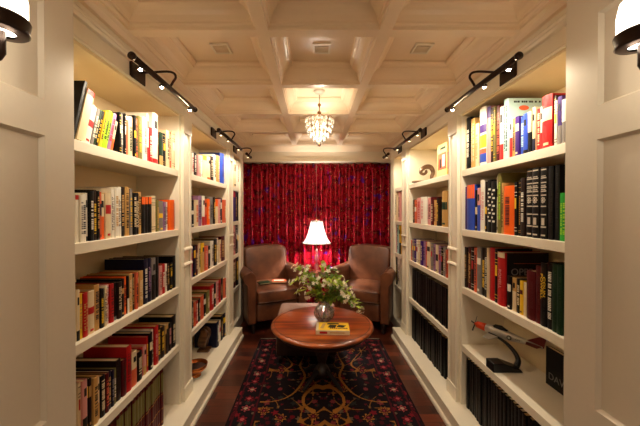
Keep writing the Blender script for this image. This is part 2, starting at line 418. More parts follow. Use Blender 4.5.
def spine_x(y, t):      # bulge of the rounded spine
    u = y / t * 2 - 1
    return 0.12 * t * (1 - u * u) if t > 0.012 else 0.0
def spine_patch(mb, t, f0, f1, z0, z1, off=0.0006, n=4):
    vs = []
    for i in range(n + 1):
        y = t * (f0 + (f1 - f0) * i / n); x = spine_x(y, t)
        vs += [(x - 0.0004, y, z0), (x + off, y, z0), (x + off, y, z1), (x - 0.0004, y, z1)]
    fs = [(i*4+k, i*4+(k+1) % 4, (i+1)*4+(k+1) % 4, (i+1)*4+k) for i in range(n) for k in range(4)] + [(0,1,2,3), (n*4+3, n*4+2, n*4+1, n*4)]
    mb.add(vs, fs)
def make_book(t, h, d, key, style, rr, name='book'):
    c = MB(); b = 0.0022
    n = 6; prof = [(-d, 0), (-d, b), (-0.004, b)]
    outer = [(spine_x(t*i/n, t), t*i/n) for i in range(n + 1)]
    # C-shaped cover: outer outline forward, inner outline back
    poly = [(-d, 0)] + [(x, y) for x, y in outer] + [(-d, t), (-d, t - b), (-0.003, t - b), (-0.003, b), (-d, b)]
    if t < 2.5*b: poly = [(-d, 0)] + outer + [(-d, t)]
    # built as separate convex strips so the caps are clean
    for i in range(n):
        (xa, ya), (xb, yb) = outer[i], outer[i+1]
        c.prism([(-0.003, ya), (xa, ya), (xb, yb), (-0.003, yb)], 'z', 0, h)
    c.box(-d, -0.003, 0, b, 0, h); c.box(-d, -0.003, t - b, t, 0, h)
    o = c.build(name, bookmat(key))
    if t > 2.5*b:
        box(-d + 0.004, -0.003, b, t - b, 0.003, h - 0.004).build('pages', PAGES if rr.random() < .6 else PAGESB, o)
    dark = key in 'KDMNPgRBVS'
    ik = rr.choice('WCTY' if dark else 'KRNDMg')
    if style == 'auto': style = rr.choice(['text', 'text', 'label', 'bands', 'two'])
    if style.startswith('ink'): ik = style[3]; style = rr.choice(['text', 'two'])
    im = INK.get(ik); 
    if style == 'dim': im = INK['D']; style = 'enc2'
    if style == 'gold': im = GOLD; style = 'enc2'
    if style in ('text', 'two'):
        m = MB(); z = h * rr.uniform(.12, .25); end = h * rr.uniform(.72, .9)
        w = min(.30, .0045 / t + .14)
        cols = [(.5 - w, .5 + w)] if style == 'text' or t < .02 else [(.15, .42), (.58, .85)]
        for f0, f1 in cols:
            zz = z
            while zz < end:
                l = rr.uniform(.003, .007)
                spine_patch(m, t, f0, f1, zz, zz + l, n=2)
                zz += l + rr.choice([.0022, .0022, .003, .009])
        m.build('spine_lettering', im, o)
    elif style == 'label':
        m = MB(); z = h * rr.uniform(.35, .7); spine_patch(m, t, .02, .98, z, z + h*rr.uniform(.12, .25)); m.build('spine_label', im, o)
        m = MB(); spine_patch(m, t, .25, .75, h*.06, h*.11); m.build('publisher_mark', im, o)
    elif style == 'bands':
        m = MB()
        for f in (.08, .14, .74, .80, .92): spine_patch(m, t, .02, .98, h*f, h*f + .003)
        m.build('spine_bands', im, o)
        m = MB(); spine_patch(m, t, .2, .8, h*.5, h*.7); m.build('spine_label', INK[rr.choice('CWRY')], o)
    elif style == 'enc':      # encyclopaedia: silver lines, emblem, volume panel
        m = MB()
        for f in (.955, .84, .775, .71, .655, .60):
            spine_patch(m, t, .12, .88, h*f, h*f + h*.016)
        for f in (.865, .735, .68):
            for a, b2 in ((.2, .38), (.44, .6), (.66, .8)): spine_patch(m, t, a, b2, h*f, h*f + h*.014, n=1)
        spine_patch(m, t, .12, .88, h*.445, h*.46); spine_patch(m, t, .12, .88, h*.33, h*.345); spine_patch(m, t, .12, .88, h*.155, h*.175); spine_patch(m, t, .3, .7, h*.19, h*.29)
        spine_patch(m, t, .2, .8, h*.04, h*.06)
        m.build('spine_bands', SILV, o)
        e = MB()
        for k in range(8):
            a = 2*PI*k/8; y = t*(.5 + .24*math.cos(a)); zc = h*.54 + t*.28*math.sin(a)
            spine_patch(e, t, y/t - .07, y/t + .07, zc - t*.07, zc + t*.07, off=.0008, n=1)
        spine_patch(e, t, .4, .6, h*.52, h*.56, n=1)
        e.build('spine_emblem', SILV, o)
    elif style == 'enc2':
        m = MB()
        for f in (.06, .09, .78, .86, .94): spine_patch(m, t, .1, .9, h*f, h*f + .0025)
        zz = h*.2
        while zz < h*.7:
            spine_patch(m, t, .35, .65, zz, zz + .007, n=1); zz += .011
        m.build('spine_bands', im, o)
    elif style == 'set':     # olive label above red lower spine
        m = MB(); spine_patch(m, t, .02, .98, h*.60, h*.95); m.build('spine_label', INK['V'], o)
        m = MB()
        for f in (.56, .3, .06): spine_patch(m, t, .05, .95, h*f, h*f + .003)
        m.build('spine_bands', GOLD, o)
    elif len(style) == 3 and style[0] == '^':   # coloured top band
        m = MB(); spine_patch(m, t, 0, 1, h*(1 - int(style[2])/10), h*.998); m.build('spine_label', INK[style[1]], o)
    elif len(style) == 3 and style[0] == '_':
        m = MB(); spine_patch(m, t, 0, 1, h*.002, h*int(style[2])/10); m.build('spine_label', INK[style[1]], o)
        m = MB(); spine_patch(m, t, .25, .75, h*.7, h*.85); m.build('spine_lettering', INK['K'], o)
    elif style == 'checks':
        m = MB()
        for k in range(9):
            spine_patch(m, t, .1 if k % 2 else .45, .55 if k % 2 else .9, h*(.2 + .075*k), h*(.2 + .075*k) + h*.035)
        m.build('spine_lettering', INK['W'], o)
    elif style == 'multi':
        for a, b2, kk in ((.05, .2, 'B'), (.3, .52, 'Y'), (.56, .7, 'P'), (.2, .28, 'Q')):
            m = MB(); spine_patch(m, t, 0, 1, h*a, h*b2); m.build('spine_label', INK[kk], o)
    return o

NAMES = {0: 'top shelf', 1: 'second shelf', 2: 'third shelf', 3: 'fourth shelf', 4: 'bottom shelf'}
ALLB = []
def row(s, si, case, spec, xoff=1.02, defd=None, group=None, after=None):
    """spec: list of (x0, x1, ytop, key[, style[, lean]]), pixel columns ordered from the doorway."""
    z0 = SH[si] if si < 4 else 0.12
    xc = xoff + CX if s < 0 else xoff - CX
    side = 'left' if s < 0 else 'right'
    grp = group or 'books on the %s of the %s %s bookcase' % (NAMES[si], case, side)
    for i, b in enumerate(spec):
        x0, x1, yt, key = b[:4]; style = b[4] if len(b) > 4 else 'auto'; lean = R(b[5]) if len(b) > 5 else 0
        ya, yb = yz(x0, xc), yz(x1, xc)
        if ya > yb: ya, yb = yb, ya
        y0 = ya; t = (yb - ya) * math.cos(lean) - 0.0012
        t = max(t, 0.006)
        ym = (ya + yb) / 2 + (0.2*math.sin(lean))
        top = hz(yt, ym)
        h = (top - z0) / (math.cos(lean)) - (t*math.tan(abs(lean)) if lean else 0)
        lim = (2.155 if si == 0 else SH[si-1] - ST if si < 4 else SH[3] - ST) - z0 - 0.006
        h = max(0.12, min(h, lim / math.cos(lean) - t*math.sin(abs(lean)) if lean else lim))
        rr = random.Random(si*1000 + i*7 + (5 if s > 0 else 0) + int(ya*100))
        d = min(0.245, defd or max(0.11, min(0.235, h*rr.uniform(.62, .78))))
        bk = make_book(t, h, d, key, style, rr)
        rx = xoff + rr.uniform(0, 0.012)
        if s < 0:
            bk.location = (-rx, y0, z0 + (t*math.sin(lean) if lean > 0 else 0) + 0.0003); bk.rotation_euler = (-lean, 0, 0)
            if lean < 0: bk.location.y = y0
        else:
            # spine faces -X: turned half round, so local y runs towards the doorway
            bk.rotation_euler = (lean, 0, PI)
            bk.location = (rx, yb - 0.0012, z0 + 0.0003)
        size = ('thick ' if t > .032 else 'slim ' if t < .014 else '') + ('tall ' if h > .27 else 'short ' if h < .185 else '')
        tail = 'leaning ' if lean else ''
        tag(bk, '%s%s%s book, %s from the doorway, %s, %s %s bookcase' % (size, tail, COL[key][1], ordinal(i), NAMES[si], case, side), 'book', grp)
        ALLB.append(bk)

# near left bookcase
row(-1, 0, 'near', [(74.5,78,80,'K','inkK',15),(78,86,90,'C','^R1',15),(86,92.5,106,'W','label',15),(92.5,95.5,110,'S','text',15),(95.5,98,111,'g','text',15),(98,100.5,112,'K','text',15),(100.5,103,112,'Y','text',15),(103,108.5,112,'G','inkK',15),(108.5,112,114,'X','text',15),(112,115,122,'C','_O4',15),
    (121,123,113,'K'),(123,125.4,114,'S'),(125.6,127,114,'K'),(127,130.6,116,'Q','^W1'),(131,135,117,'C','text'),(135.3,137.3,116,'K'),(137.3,139.6,119,'Q'),(140,143.6,117,'V','text'),(143.8,147.6,118,'W','inkS'),(147.8,150,114,'W','_R3'),(150,153,128,'R','inkW'),(153,158.4,114,'W','_R1'),(158.6,160,126,'Q'),(160.2,163.8,133,'g','_T3'),(164,167,134,'K'),(167.4,170.6,131,'C'),(170.8,172.6,132,'Q','inkC'),(172.8,175.6,132,'C')])
row(-1, 1, 'near', [(77,80.5,195,'W','^R1'),(80.7,84,195,'W','inkS'),(84.2,87.6,194,'W','text'),(87.8,90.4,193,'W','_K1'),(90.6,94,191,'K'),(94.2,97.5,190,'D','text'),(97.7,100.2,191,'K'),(100.4,102,192,'Q'),(102.2,106.4,194,'C','_O5'),(106.6,112,193,'C','label'),(112.2,115.4,189,'W','inkS'),(115.6,119,188,'W','inkT'),(119.2,122.4,187,'W','inkS'),
    (122.8,126.8,187,'K'),(127,131,187,'T','inkK'),(131.2,133.8,189,'S'),(134,137,193,'K'),(137.2,140.2,193,'K'),(140.4,143.2,192,'T','text'),(143.6,147,197,'K','^O2'),(147.2,150,197,'K','^O2'),(150.2,153,197,'K','^O2'),(153.2,157.2,196,'C','bands'),(157.6,160,200,'V','text'),(160.2,164.4,201,'S'),(164.6,167,202,'X','text'),(167.2,169,202,'W','text'),(170,175,200,'O','inkO')])
row(-1, 2, 'near', [(77.5,80.8,290,'C','_K2'),(81,84,294,'Y','inkT'),(84.2,89,293,'R','inkT'),(89.2,95.8,291,'C','label'),(96,101,285,'T','text'),(101.2,104.4,289,'K'),(104.6,106.4,288,'C','text'),(106.6,108.4,286,'W'),(108.6,110.6,285,'p'),(110.8,114.4,284,'R','inkM'),(114.6,118,283,'K','_S1'),(118.2,121.4,282,'D'),(121.6,125,279,'K','label'),
    (125.2,127.8,277,'O','inkM'),(128,130,276,'K','_W4'),(130.2,133.4,274,'T','inkC'),(133.6,135.6,274,'D'),(135.8,138,273,'Q','inkK'),(138.2,139.9,273,'R'),(140.1,143.8,271,'T','inkC'),(144.4,148.4,259,'N','text'),(148.6,151.8,258,'N','inkX'),(152,155.8,258,'S','_K6'),(156,160,257,'K','inkK'),(160.6,163,266,'p'),(163.2,166,264,'R','inkW'),(166.2,168,264,'W','text'),(168.2,170.4,264,'D'),(170.6,172.6,263,'K'),(173.4,176.4,256,'K','inkN')], defd=.225)
row(-1, 3, 'near', [(79.5,82,384,'C'),(82.2,87,381,'p','_K3'),(87.2,89.4,380,'K'),(89.6,92.4,379,'D','label'),(92.6,97.4,378,'T','text'),(97.6,100,378,'C','_T4'),(100.2,104.8,376,'K','text'),(105,108.4,374,'M','inkQ'),(108.6,111.4,372,'N'),(111.6,114.2,371,'N','inkS'),(114.4,116.4,369,'V'),(116.6,121.6,360,'D','inkD'),(121.8,126,360,'M','inkD'),(126.2,131.4,346,'R','inkM'),
    (131.6,137,352,'C','_Q5'),(137.2,142,352,'K','text'),(142.2,144,348,'R'),(144.2,147.2,346,'p','_T3'),(147.4,149.2,337,'R'),(149.4,152.2,333,'K','label'),(152.4,154.4,330,'W','text'),(154.6,158,326,'R','inkp'),(158.2,161.2,326,'K'),(161.4,165.4,327,'D','text'),(165.6,168.6,325,'T','_D7'),(168.8,171.6,323,'K','inkp'),(171.8,176.2,316,'K')], defd=.225)
xcL = 1.02 + CX
n = 15; ys = 1.43; tt = (1.875 - ys) / n
vols = []
for i in range(n):
    xa = VX - xcL*F/(ys + i*tt); xb = VX - xcL*F/(ys + (i+1)*tt)
    vols.append((xa, xb, VY + (EYE - .475)*F/(ys + (i+.5)*tt), 'M', 'set'))
row(-1, 4, 'near', vols, defd=.24, group='matching red and olive volumes on the bottom shelf')

# middle left bookcase
row(-1, 0, 'middle', [(190.6,192.4,150,'K'),(192.6,194.4,153,'W','text'),(194.6,197.8,153,'D'),(198,201.4,156,'p','inkC'),(201.6,203.8,156,'W'),(204,207.6,156,'C','^G2'),(207.8,210.8,157,'C','_O1'),(211,213.8,157,'D'),(214,217,155,'W'),(217.2,220.6,156,'T','inkC'),(220.9,225,154,'B','inkP'),(225.2,226.4,156,'D')])
row(-1, 1, 'middle', [(190.8,194,200,'K'),(194.2,198.4,200,'C','inkQ'),(198.6,201.8,196,'X'),(202,204.8,196,'W','_R3'),(205,207.6,199,'Q','_R4'),(207.8,210.4,199,'O','inkC'),(210.6,213.4,197,'S','inkN'),(213.6,215.8,197,'D'),(216,218.6,199,'C','^O3'),(218.8,220.8,199,'p'),(221,222.8,198,'N'),(223,226.6,200,'Q','inkC')])
row(-1, 2, 'middle', [(190.6,192,247,'K'),(192.2,194,246,'X'),(194.2,196,246,'N'),(196.2,198.6,245,'M'),(198.8,201.4,243,'C'),(201.6,204.6,243,'Y','_T7'),(204.8,208.4,246,'Q','inkp'),(208.6,210.4,246,'K'),(210.6,213.6,241,'W'),(213.8,216.8,239,'K'),(217,219,238,'W'),(219.2,221.6,240,'C','text'),(221.8,225.4,236,'M','inkT')], defd=.235)
row(-1, 3, 'middle', [(192,194,302,'K'),(194.2,196.4,302,'Q'),(196.6,199,301,'R','inkW'),(199.2,201,299,'K'),(201.2,204.4,296,'Q','inkR'),(204.6,206.8,294,'K'),(207,210,291,'V','inkC'),(210.2,214,285,'R'),(214.2,216,283,'K'),(216.2,218.6,281,'p'),(218.8,220.8,280,'R','inkK'),(221,223.2,278,'D'),(223.4,226.2,278,'Q')], defd=.235)
row(-1, 4, 'middle', [(216.4,219,322,'N'),(219.2,221,321,'W'),(221.2,223.4,316,'K'),(223.6,226.2,313,'N')], defd=.22)
row(-1, 0, 'narrow', [(233.0,236.5,160,'C'),(236.7,239,161,'W')])
row(-1, 1, 'narrow', [(233.0,235.4,190,'P','^R2'),(235.6,237,190,'N'),(237.2,239,191,'K')])
row(-1, 2, 'narrow', [(233.0,235.6,218,'p'),(235.8,237.4,219,'D'),(237.6,239,218,'S')])
row(-1, 3, 'narrow', [(233.0,236,250,'M'),(236.2,238.6,252,'K')])

# near right bookcase (listed from the doorway)
rev = lambda l: [((b[1], b[0]) + tuple(b[2:])) for b in reversed(l)]
row(1, 0, 'near', rev([(461,462.4,121,'K'),(462.6,465.4,120,'C','text'),(465.6,469.8,118,'K','text'),(470,474,119,'T','inkC'),(474.2,477.8,124,'C','inkT'),(478,479.2,112,'K'),(479.4,486,108,'W','multi'),(486.2,489.8,107,'p','^P2'),(490,492.6,108,'D'),(492.8,494.8,107,'V'),(495,498.8,106,'M','inkQ'),(499,502.8,107,'W','_R3'),(507.8,510.6,118,'W','_R5'),
    (510.8,513.8,119,'T','inkD'),(514,518,117,'P','label'),(518.2,522,117,'B','inkL'),(522.2,526.8,114,'B','_K1'),(527,530.6,112,'K','^C5'),(530.8,534,108,'C','_N3'),(534.2,537.6,109,'R','text'),(537.8,540.4,107,'W','_R4'),(540.6,550.8,96,'R','label'),(551,553,96,'D'),(553.2,556,101,'W'),(556.2,560.6,97,'P','_S4'),(560.8,564.8,100,'S','^W5')]))
row(1, 1, 'near', rev([(461,462.4,193,'D'),(462.6,466,187,'P','inkP'),(466.4,474,185,'B','^O3'),(474.2,476.6,190,'K'),(476.8,479.8,188,'p','_B6'),(480,484,180,'W','inkp'),(484.2,486,182,'D'),(486.2,490.2,180,'K','checks'),(490.4,494.6,181,'K','checks'),(494.8,496.8,176,'W'),(497,500.6,173,'V','inkG'),(500.8,502.4,183,'T'),(502.6,513,186,'O','text'),(513.4,516,182,'K'),(516.2,519.4,180,'K','gold'),(519.6,523.6,178,'D'),
    (524.4,531.4,169,'K','enc'),(531.8,539.2,168,'K','enc'),(539.6,546.8,167,'K','enc'),(547.4,552.4,166,'K','inkK'),(552.6,557.4,165,'K','inkK'),(557.8,564.6,193,'E','inkG')]))
row(1, 2, 'near', rev([(464,466.6,247,'D'),(466.8,469.6,247,'M'),(469.8,472.8,248,'K'),(473,476.4,248,'Q'),(476.6,480.4,247,'S'),(480.6,484,248,'K'),(484.2,486.6,248,'K'),(486.8,488.6,248,'C','inkC'),(488.8,494,248,'R','inkR'),(494.2,497.4,249,'K')]), defd=.2)
row(1, 2, 'near', rev([(507,510.6,276,'K'),(510.8,514.8,278,'T','_C6'),(515,518.4,279,'K','text'),(518.6,521.6,281,'Y'),(521.8,525.4,283,'C','inkC'),(525.8,534.4,271,'M','inkM'),(534.6,539.6,266,'M','inkM'),(540,546,263,'K','inkK'),(546.2,551.8,263,'K','text'),(552,557,264,'g','inkg'),(557.2,562.4,265,'g','inkg')]), defd=.15)
xcR = 1.02 - CX
def setvol(s, ya, yb, n, top, key, style, case, si, group, defd=.23):
    tt = (yb - ya)/n; l = []
    xc = 1.02 + CX if s < 0 else 1.02 - CX
    for i in range(n):
        a, b = ya + i*tt, ya + (i+1)*tt
        l.append((VX + s*xc*F/a, VX + s*xc*F/b, VY + (EYE - top)*F/((a+b)/2), key, style))
    row(s, si, case, l, defd=defd, group=group)
setvol(1, 1.42, 2.03, 20, .465, 'K', 'dim', 'near', 4, 'matching black volumes on the near right bottom shelf')
# middle right bookcase
row(1, 1, 'middle', rev([(412,414,200,'D'),(414.2,416.8,200,'Q'),(417,420.6,198,'p'),(420.8,426.6,197,'W','inkp'),(426.8,430,198,'p','inkM'),(430.2,433.6,197,'M'),(433.8,436.4,200,'T'),(436.6,438.6,198,'D'),(441,446.5,191,'T','label')]))
row(1, 2, 'middle', rev([(410,411.8,240,'Q'),(412,413.6,239,'S'),(413.8,416,239,'P'),(416.2,418,240,'W'),(418.2,420,240,'C'),(420.2,422.4,241,'P'),(422.6,424.8,241,'X'),(425,426.8,242,'Q'),(427,430,242,'C'),(430.2,432.4,243,'S'),(432.6,434.8,244,'X'),(435,437.4,245,'C'),(437.6,440,246,'X'),(440.2,442.4,248,'K'),(442.6,445,247,'S'),(445.2,447,250,'Q')]))
setvol(1, 2.32, 3.15, 24, .872, 'K', 'inkD', 'middle', 3, 'matching black volumes on the fourth shelf')
setvol(1, 2.36, 3.15, 22, .455, 'K', 'dim', 'middle', 4, 'matching black volumes on the middle right bottom shelf')
row(1, 1, 'narrow', rev([(395.2,397.4,191,'C'),(397.6,400,191,'p')]))
row(1, 2, 'narrow', rev([(395.2,396.8,216,'p'),(397,398.4,215,'L'),(398.6,400.4,217,'Y','_K4')]))
row(1, 3, 'narrow', rev([(395.2,397,245,'K'),(397.2,400,244,'W')]))

# ---- writing helper: raised flat lettering turned into a mesh
def lettering(text, size, m, parent, mtx, name='lettering', ext=0.0006):
    cu = bpy.data.curves.new('tmp', 'FONT'); cu.body = text; cu.size = size; cu.extrude = ext; cu.align_x = 'CENTER'; cu.align_y = 'CENTER'
    o = bpy.data.objects.new('tmp', cu); C.objects.link(o)
    dg = bpy.context.evaluated_depsgraph_get(); me = bpy.data.meshes.new_from_object(o.evaluated_get(dg))
    bpy.data.objects.remove(o); me.transform(mtx); me.materials.clear(); me.materials.append(m)
    q = bpy.data.objects.new(name, me); C.objects.link(q); q.parent = parent
    return q
def frame(xa, ya, za, loc):     # matrix from axes
    return Matrix(((xa[0], ya[0], za[0], loc[0]), (xa[1], ya[1], za[1], loc[1]), (xa[2], ya[2], za[2], loc[2]), (0, 0, 0, 1)))

# opera book: red spine with pale letters, black front cover showing over its shorter neighbours
Y0, Y1 = 1.073*F/(504.6 - VX), 1.073*F/(497.6 - VX)
t = Y1 - Y0; h = 1.262 - SH[2]; dd_ = .245
bk = make_book(t, h, dd_, 'R', '^C1', random.Random(3)); bk.location = (1.022, Y1, SH[2] + .0003); bk.rotation_euler = (0, 0, PI)
tag(bk, 'tall opera book with lettered red spine and black front cover, third shelf, near right bookcase', 'book')
box(-dd_, -.012, t, t + .0008, .001, h - .001).build('front_cover', INK['K'], bk)
lettering('ROMELL', .030, INK['p'], bk, frame((0,0,-1), (0,1,0), (1,0,0), (spine_x(t/2, t) + .0005, t/2, h*.5)), 'spine_lettering')
lettering('OPERA', .054, INK['S'], bk, frame((-1,0,0), (0,0,1), (0,1,0), (-.118, t + .0010, h*.64)), 'cover_lettering')
box(-.20, -.02, t + .0008, t + .0014, h*.525, h*.537).build('cover_line', INK['S'], bk)
box(-.20, -.05, t + .0008, t + .0014, h*.80, h*.806).build('cover_line', INK['Q'], bk)
# yellow lettering on a black book near the doorway
for b in ALLB:
    if 'third shelf' in b['label'] and b.get('group', '').endswith('near right bookcase') and abs(b.location.y - 1.073*F/(540.5 - VX)) < .012 and 'black' in b['label']:
        t = .0345
        for f, st in ((.010, 'POWELL'), (.0245, 'COLIN')):
            lettering(st, .018, INK['Y'], b, frame((0,0,-1.75), (0,1,0), (1,0,0), (spine_x(f, t) + .0008, f, .185)), 'spine_lettering')
        b['label'] = 'black book with golden yellow spine letters on the third shelf, near right bookcase'
        break
# large pale picture book whose front cover shows over its shorter neighbours
Y0, Y1 = 1.073*F/(507.4 - VX), 1.073*F/(503 - VX)
t = Y1 - Y0; h = 2.118 - SH[0]; dd_ = .225
bk = make_book(t, h, dd_, 'L', 'inkK', random.Random(9)); bk.location = (1.022, Y1 - .001, SH[0] + .0003); bk.rotation_euler = (0, 0, PI)
tag(bk, 'tall pale blue picture book, cover showing behind shorter books, top shelf, near right bookcase', 'book')
m = MB(); rr = random.Random(2); x = .03
while x < .19:
    w = rr.uniform(.005, .010); m.box(-x - w, -x, t, t + .0008, h*.925, h*.955); x += w + rr.choice([.003, .003, .012])
m.build('cover_lettering', INK['K'], bk)
MB().superq((-.085, t, h*.84), .028, .001, .014, 1, 1, 12).build('cover_picture', INK['Q'], bk)
MB().superq((-.15, t, h*.70), .045, .001, .05, 1, 1, 12).build('cover_picture', INK['C'], bk)

# ------------------------------------------------------------------ objects on the right shelves
# black face-out book on the fourth shelf
fb = thing('book', 'black book standing face-out with grey letters, fourth shelf of near right bookcase', 'book', (1.230, 1.285, SH[3]))
fh = .205
MB().box(0, .002, 0, .305, 0, fh).box(.022, .024, 0, .305, 0, fh).box(0, .024, .303, .305, 0, fh).build('cover', bookmat('K'), fb)
box(.002, .022, .002, .303, .002, fh - .002).build('pages', PAGES, fb)
lettering('DAV', .05, INK['S'], fb, frame((0,-1,0), (0,0,1), (-1,0,0), (-.0004, .238, fh*.26)), 'cover_lettering')

# model aeroplane display stand
stn = thing('display_stand', 'black curved display stand under the red nosed model aeroplane', 'display stand', (1.09, 1.725, SH[3]))
MB().prism([(-.088, 0), (.088, 0), (.072, .018), (-.02, .052), (-.088, .052)], 'y', -.038, .038).build('base', BLACKP, stn, bevel=.004)
arm = [(.070, .0, .014), (.092, .012, .05), (.085, .04, .09), (.060, .08, .125), (.030, .125, .145), (.005, .165, .152)]
arm = [Vector(p) for p in arm]
def smooth_path(pts, n=4):
    out = []
    for i in range(len(pts) - 1):
        p0 = pts[max(i-1, 0)]; p1 = pts[i]; p2 = pts[i+1]; p3 = pts[min(i+2, len(pts)-1)]
        for k in range(n):
            u = k/n
            out.append(0.5*((2*p1) + (p2 - p0)*u + (2*p0 - 5*p1 + 4*p2 - p3)*u*u + (3*p1 - p0 - 3*p2 + p3)*u**3))
    out.append(pts[-1]); return out
ap = smooth_path(arm)
MB().tube(ap, [.017 - .012*i/(len(ap)-1) for i in range(len(ap))], 10).build('arm', BLACKP, stn)
# aeroplane: nose at -u, tail at +u along its axis
nose = Vector((1.067, 1.985, .722)); tail = Vector((1.272, 1.665, .700)); KS = 1.22
ax = (tail - nose); L = ax.length/KS; ax.normalize(); up = Vector((0, 0, 1)); sd = ax.cross(up).normalized(); up = sd.cross(ax).normalized(); AX, SD, UP = ax*KS, sd*KS, up*KS
pl = thing('model_aeroplane', 'silver model propeller aeroplane with a red-orange nose on black stand', 'model aeroplane', nose)
pl.matrix_world = Matrix(((AX.x, SD.x, UP.x, nose.x), (AX.y, SD.y, UP.y, nose.y), (AX.z, SD.z, UP.z, nose.z), (0,0,0,1)))
SILVERP = mat('silver_paint', (205, 200, 190), .3, metal=.3); REDN = mat('red_orange_paint', (235, 75, 30), .3); CLEARC = mat('dark_canopy', (30, 32, 34), .08)
def loft(secs, n=16):    # secs (u, ry, rz, zc)
    m = MB(); vs = []
    for u, ry, rz, zc in secs:
        for k in range(n):
            a = 2*PI*k/n; vs.append((u, ry*math.cos(a), zc + rz*math.sin(a)))
    q = len(secs); fs = [(i*n+k, i*n+(k+1)%n, (i+1)*n+(k+1)%n, (i+1)*n+k) for i in range(q-1) for k in range(n)] + [tuple(range(n)), tuple(range((q-1)*n, q*n))]
    return m.add(vs, fs, True)
loft([(.055, .019, .021, 0), (.09, .020, .026, 0), (.14, .019, .026, 0), (.18, .016, .022, .001), (.23, .010, .014, .003), (L, .003, .006, .006)]).build('fuselage', SILVERP, pl)
loft([(-.012, .001, .001, 0), (-.006, .007, .007, 0), (.004, .010, .010, 0), (.006, .016, .018, 0), (.055, .019, .0215, 0)]).build('nose', REDN, pl)
loft([(.085, .004, .002, .022), (.10, .012, .012, .025), (.13, .012, .014, .027), (.16, .006, .006, .022)]).build('canopy', CLEARC, pl)
def wing(u0, u1, span, taper, z, th): 
    m = MB()
    for sg in (-1, 1):
        a = [(u0, 0), (u1, 0), (u1 - taper*.4, sg*span), (u0 + taper, sg*span)]
        m.add([(u, v, z - th/2 + abs(v)*.08) for u, v in a] + [(u, v, z + th/2*(1 - .5*abs(v)/span) + abs(v)*.08) for u, v in a], [(0,1,2,3),(4,5,6,7),(0,1,5,4),(1,2,6,5),(2,3,7,6),(3,0,4,7)])
    return m
wing(.07, .13, .105, .02, -.018, .007).build('wing', SILVERP, pl, bevel=.001)
wing(.245, L - .004, .045, .012, .008, .003).build('tailplane', mat('dark_red_paint', (120, 40, 35), .35), pl)
m = MB(); m.prism([(.235, .008), (L + .004, .004), (L + .010, .052), (L - .016, .052)], 'y', -.0015, .0015); m.build('tail_fin', MATS['dark_red_paint'], pl)
for k in range(4):
    a = PI/2*k + .5; c, s_ = math.cos(a), math.sin(a)
    m = MB(); m.add([(-.006, c*.004 - s_*.003, s_*.004 + c*.003), (-.004, c*.004 + s_*.003, s_*.004 - c*.003), (-.005, c*.042 + s_*.004, s_*.042 - c*.004), (-.007, c*.042 - s_*.004, s_*.042 + c*.004),
        (-.008, c*.004 - s_*.003, s_*.004 + c*.003), (-.006, c*.004 + s_*.003, s_*.004 - c*.003), (-.007, c*.042 + s_*.004, s_*.042 - c*.004), (-.009, c*.042 - s_*.004, s_*.042 + c*.004)], [(0,1,2,3),(4,5,6,7),(0,1,5,4),(1,2,6,5),(2,3,7,6),(3,0,4,7)])
    m.build('propeller_blade', BLACKP, pl)
for sg in (-1, 1):
    yy = sg*.0175
    m = MB(); m.tube([(.175, yy, .0), (.175, yy + sg*.0012, .0)], .0115, 20); m.build('roundel', INK['K'], pl)
    m = MB(); pts = []
    for k in range(10):
        rr_ = .0095 if k % 2 == 0 else .004; a = PI/2 + k*PI/5; pts.append((.175 + rr_*math.cos(a), rr_*math.sin(a)))
    m.prism(pts, 'y', yy + sg*.0012, yy + sg*.0018); m.build('star', INK['W'], pl)
lettering('HO', .014, INK['S'], pl, frame((-1,0,0), (0,0,1), (0,1,0), (.212, .0150, .003)), 'fuselage_lettering')

# bronze figurine: long low foot with a curled form on it
Y = 2.85
fg = thing('figurine', 'small bronze curled figurine on a long foot, top shelf of middle right bookcase', 'figurine', (1.125, 3.02, SH[0]), R(90))
fg.scale = (1.15, 1.15, 1.3)
BRZ = mat('figurine_bronze', (120, 96, 78), .3, metal=.8)
MB().superq((0, .03, .010), .028, .10, .0099, .5, .5, 14).build('foot', BRZ, fg)
pts = [Vector(p) for p in ((0,-.045,.012),(0,-.05,.05),(0,-.062,.09),(0,-.04,.125),(0,0,.13),(0,.035,.112),(0,.05,.085),(0,.025,.072),(0,.0,.085),(0,.005,.104))]
pp = smooth_path(pts, 5)
MB().tube(pp, [.012 + .008*math.sin(PI*min(1, i/len(pp)*1.4)) for i in range(len(pp))], 10).build('curl', BRZ, fg)
# picture box
bxr = thing('picture_box', 'cream box with a colourful picture panel on top shelf beside the pilaster', 'box', (1.08, 2.455, SH[0]))
box(0, .12, 0, .19, 0, .30).build('box_body', mat('cream_card', (226, 205, 130), .5), bxr, bevel=.002)
box(-.002, 0, .015, .175, .075, .22).build('picture_panel', INK['Q'], bxr)
box(-.0035, -.002, .10, .14, .09, .17).build('picture_figure', INK['D'], bxr)
box(-.0035, -.002, .04, .085, .10, .20).build('picture_highlight', INK['W'], bxr)
box(-.002, 0, .03, .13, .25, .27).build('box_lettering', INK['g'], bxr)
box(.002, .118, -.002, 0, .07, .21).build('side_panel', INK['p'], bxr)
